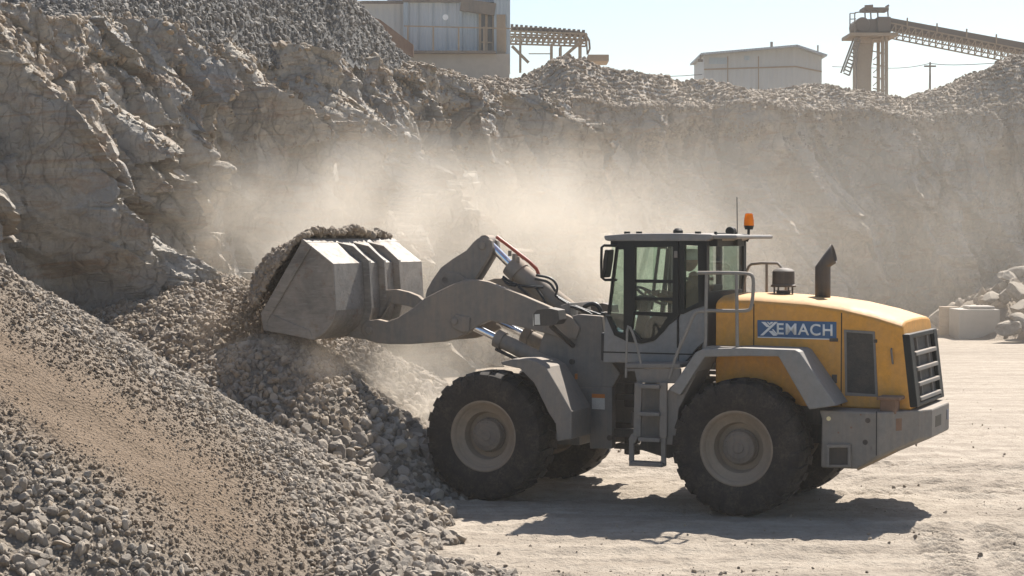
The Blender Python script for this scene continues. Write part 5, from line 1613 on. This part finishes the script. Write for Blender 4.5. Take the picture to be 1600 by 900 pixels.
def big_conveyor():
    Y = 86; e = empty('conveyor', at(1360, 130, Y)); o0 = e.location.copy(); tag(e, 'long inclined conveyor with a steel drive tower at the upper right', 'conveyor')
    W = lambda x, y, d=0: Vector((at(x, y, Y).x-o0.x, d, at(x, y, Y).z-o0.z))
    m = MB()
    for x in (1379,1385): m.bar(W(x,55,0), W(x,150,0), .14)
    for x in (1383,): m.bar(W(x,55,1.6), W(x,150,1.6), .14)
    m.bar(W(1364,60,0), W(1365,150,1.6), .10)
    for y in (80,100,120,138): m.bar(W(1364,y,0), W(1384,y+4,0), .05); m.bar(W(1364,y+14,0), W(1384,y-4,0), .04)
    m.build('tower', M['tansteel'], e)
    m = MB(); a, b = W(1341,66), W(1363,150); m.box((a.x,.2,b.z),(b.x,1.4,a.z)); a, b = W(1344,60), W(1367,68); m.box((a.x,.1,b.z),(b.x,1.5,a.z)); m.build('chute', M['tansteel'], e, .04)
    m = MB(); a, b = W(1327,52), W(1402,57); m.box((a.x,-.3,b.z),(b.x,2.0,a.z)); a, b = W(1345,57), W(1390,61); m.box((a.x,.1,b.z),(b.x,1.6,a.z)); m.build('platform', M['tansteel'], e)
    m = MB()
    for x in (1326.5,1334,): m.bar(W(x,22,-.25), W(x,52,-.25), .05)
    for y in (22,31,40): m.bar(W(1326.5,y,-.25), W(1336,y-.5,-.25), .04)
    m.bar(W(1334,21,-.25), W(1352,18,-.25), .05)
    m.build('guard_rail', M['steel'], e)
    m = MB(); a, b = W(1342,29), W(1372,52); m.box((a.x,.1,b.z),(b.x,1.6,a.z)); a, b = W(1371,26), W(1392,50); m.box((a.x,-.05,b.z),(b.x,1.7,a.z))
    m.cyl(W(1348,38,.0), W(1348,38,1.7), .34, n=20); m.build('drive_house', M['belt'], e, .05)
    m = MB(); a, b = W(1351,10), W(1391,15); m.box((a.x,.3,b.z),(b.x,1.3,a.z))
    for x in (1353,1362,1373,1389): m.bar(W(x,13,.3), W(x+1,30,.3), .06)
    m.bar(W(1353,9,.3), W(1366,8,.3), .12); m.bar(W(1386,10,.3), W(1391,7,.3), .1); m.build('drive_motor', M['steel'], e)
    m = MB(); p, q = W(1390,34,.8), W(1660,84,.8)
    m.bar(p, q, 1.3, .42); m.build('belt', M['belt'], e)
    m = MB()
    for d in (.1, 1.5): truss(m, W(1390,52,d), W(1660,106,d), .5, 26, .06)
    for i in range(6): 
        a = W(1418,35,.05).lerp(W(1650,78,.05), i/5); m.bar(a+Vector((0,0,-.25)), a+Vector((0,0,.22)), .06)
    m.bar(W(1400,50,.05), W(1660,97,.05), .05)
    m.build('truss', M['tansteel'], e)
    m = MB()
    for d in (0, .7):
        m.bar(W(1338,58,d), W(1318,112,d+.0), .07)
    m.bar(W(1344,62,0), W(1327,118,0), .07); m.bar(W(1338,58,0), W(1338,140,0), .05)
    for i in range(11):
        t = i/10; a = W(1337,60,0).lerp(W(1318,114,0), t); b = W(1344,62,0).lerp(W(1327,118,0), t); m.bar(a, b, .06)
    m.build('stair', M['steel'], e)
    m = MB(); m.bar(W(1600,88,.8), W(1600,160,.8), .16); m.build('leg', M['tansteel'], e)
big_conveyor()
def pole(x, y0, y1, Y, label, r=.06):
    m = MB(); a, b = at(x, y1, Y), at(x, y0, Y); h = b.z-a.z
    m.cyl((0,0,0),(0,0,h), r, r*.7, 10); o = m.build('utility_pole', M['steel'], None, 0, 40); o.location = a
    m = MB(); m.box((-.3,-.05,h-.25),(.3,.05,h-.17)); m.build('cross_arm', M['steel'], o)
    tag(o, label, 'pole')
pole(1453, 97, 140, 95, 'thin utility pole right of the conveyor tower on the plateau')
m = MB()
w_ = [at(1453,99,95)+Vector((0,0,0)), at(1418,107,95), at(1380,107,95)]
m.tube([at(1453,99,95), at(1425,105,95), at(1390,107,95), at(1300,104,95)], .018, 5, 0, 2); m.tube([at(1453,99,95), at(1480,102,95), at(1540,100,95), at(1640,92,95)], .018, 5, 0, 2)
m.tube([at(1100,116,93), at(1060,119,93), at(980,121,93)], .018, 5, 0, 1)
wo = m.build('overhead_cable', M['hose'], None, 0, 60); tag(wo, 'sagging overhead cable strung between shed and utility pole', 'cable')
# concrete block and barrel by the rubble heap
Y = 59.0
a, b = at(1498,480,Y), at(1562,527,Y)
m = MB(); wd, hh = b.x-a.x, a.z-b.z
m.prism([(0,0),(wd,0),(wd,hh),(0,hh)], 0, 1.4); m.box((.28*wd,.1,hh),(.9*wd,1.0,hh+.10)); o = m.build('concrete_block', M['concrete'], None, .03); o.location = (a.x, Y, -.02)
tag(o, 'large dusty concrete block standing below the rubble heap', 'concrete block')
m = MB(); a = at(1489,502,60); m.lathe([(0,0),(0,.30),(.02,.31),(.32,.31),(.34,.325),(.36,.31),(.62,.31),(.64,.325),(.66,.31),(.95,.31),(.97,.32),(.97,.28),(.95,0)], (0,0,0), 'z', 24)
o = m.build('steel_drum', M['tansteel'], None, 0, 35); o.location = (a.x, 60.6, 0); tag(o, 'rusty tan steel drum beside the concrete block', 'drum')
rock('boulder', at(1463,500,62), .62, 3, 'low grey boulder left of the rusty drum', 'boulder', 'boulders in the rubble heap'); rock('boulder', at(1478,515,61), .35, 4, 'small boulder in front of the rusty drum', 'boulder', 'boulders in the rubble heap')

# ------------------------------------------------------------------ air: even haze over the whole quarry, and the dust raised by the loader
def vol_mat(name, dens, col, aniso=.35):
    m_ = bpy.data.materials.new(name); m_.use_nodes = True; n = m_.node_tree.nodes; n.clear()
    o = n.new('ShaderNodeOutputMaterial'); v = n.new('ShaderNodeVolumePrincipled')
    v.inputs['Color'].default_value = (*col, 1); v.inputs['Density'].default_value = dens; v.inputs['Anisotropy'].default_value = aniso
    m_.node_tree.links.new(v.outputs[0], o.inputs['Volume']); return m_, v
m = MB(); m.box((-92,-22,-1.2),(92,165,15.5)); hz_m, _ = vol_mat('haze_air', .0006, (.97,.95,.92))
hz_o = m.build('haze', hz_m); tag(hz_o, 'pale dusty haze filling the quarry air', 'haze', kind='stuff')
def dust(name, loc, radii, dens, label, scale=.35, col=(.94,.86,.75), seed=0, rz=0, lo=.38, hi=.66, rows=1.0):
    bm = bmesh.new(); bmesh.ops.create_icosphere(bm, subdivisions=3, radius=1)
    me = bpy.data.meshes.new(name); bm.to_mesh(me); bm.free()
    o = link(bpy.data.objects.new(name, me)); o.location = loc; o.scale = radii; o.rotation_euler = (0, 0, rz)
    mt, v = vol_mat(name+'_air', 0, col, .45); n = mt.node_tree.nodes; L = mt.node_tree.links.new
    tc = n.new('ShaderNodeTexCoord'); ln = n.new('ShaderNodeVectorMath'); ln.operation = 'LENGTH'; L(tc.outputs['Object'], ln.inputs[0])
    mr = n.new('ShaderNodeMapRange'); mr.interpolation_type = 'SMOOTHSTEP'; mr.inputs[1].default_value = 1.0; mr.inputs[2].default_value = .15; L(ln.outputs['Value'], mr.inputs[0])
    g = n.new('ShaderNodeNewGeometry'); mp = n.new('ShaderNodeMapping'); mp.inputs['Location'].default_value = (seed, seed*2, 0); L(g.outputs['Position'], mp.inputs[0])
    no = n.new('ShaderNodeTexNoise'); no.inputs['Scale'].default_value = scale; no.inputs['Detail'].default_value = 5; no.inputs['Roughness'].default_value = .55; no.inputs['Distortion'].default_value = .6
    L(mp.outputs[0], no.inputs['Vector'])
    m2 = n.new('ShaderNodeMapRange'); m2.inputs[1].default_value = lo; m2.inputs[2].default_value = hi; m2.inputs[3].default_value = .07; L(no.outputs[0], m2.inputs[0])
    a_ = n.new('ShaderNodeMath'); a_.operation = 'MULTIPLY'; L(mr.outputs[0], a_.inputs[0]); L(m2.outputs[0], a_.inputs[1])
    b_ = n.new('ShaderNodeMath'); b_.operation = 'MULTIPLY'; L(a_.outputs[0], b_.inputs[0]); b_.inputs[1].default_value = dens
    L(b_.outputs[0], v.inputs['Density']); me.materials.append(mt)
    tag(o, label, 'dust', kind='stuff'); return o
dust('dust_cloud', at(545,350,32.5), (3.8,4.4,2.2), .40, 'bright tan dust rising behind the raised bucket', .42, lo=.40, hi=.62)
dust('dust_cloud', at(820,400,44), (8.0,9,3.7), .17, 'broad dust veil hanging behind the loader arm and cab', .27, seed=4, lo=.40, hi=.64)
dust('dust_cloud', at(1280,360,57), (15,7,6.5), .05, 'thin dust veil in front of the far rock face', .13, seed=9, lo=.25, hi=.7)
dust('dust_cloud', at(605,620,25.2), (1.8,1.5,1.35), 1.15, 'lit dust drifting below the lift arm before the front tyre', 1.1, seed=2)
dust('dust_cloud', at(450,568,23.3), (1.1,.6,.55), .9, 'dark brown dust pouring down in the shade under the bucket', 1.0, col=(.78,.66,.54), seed=12)
dust('dust_cloud', at(400,535,25.2), (1.1,1.2,.8), .6, 'brown dust falling from the bucket lip', 1.3, col=(.78,.64,.50), seed=6)
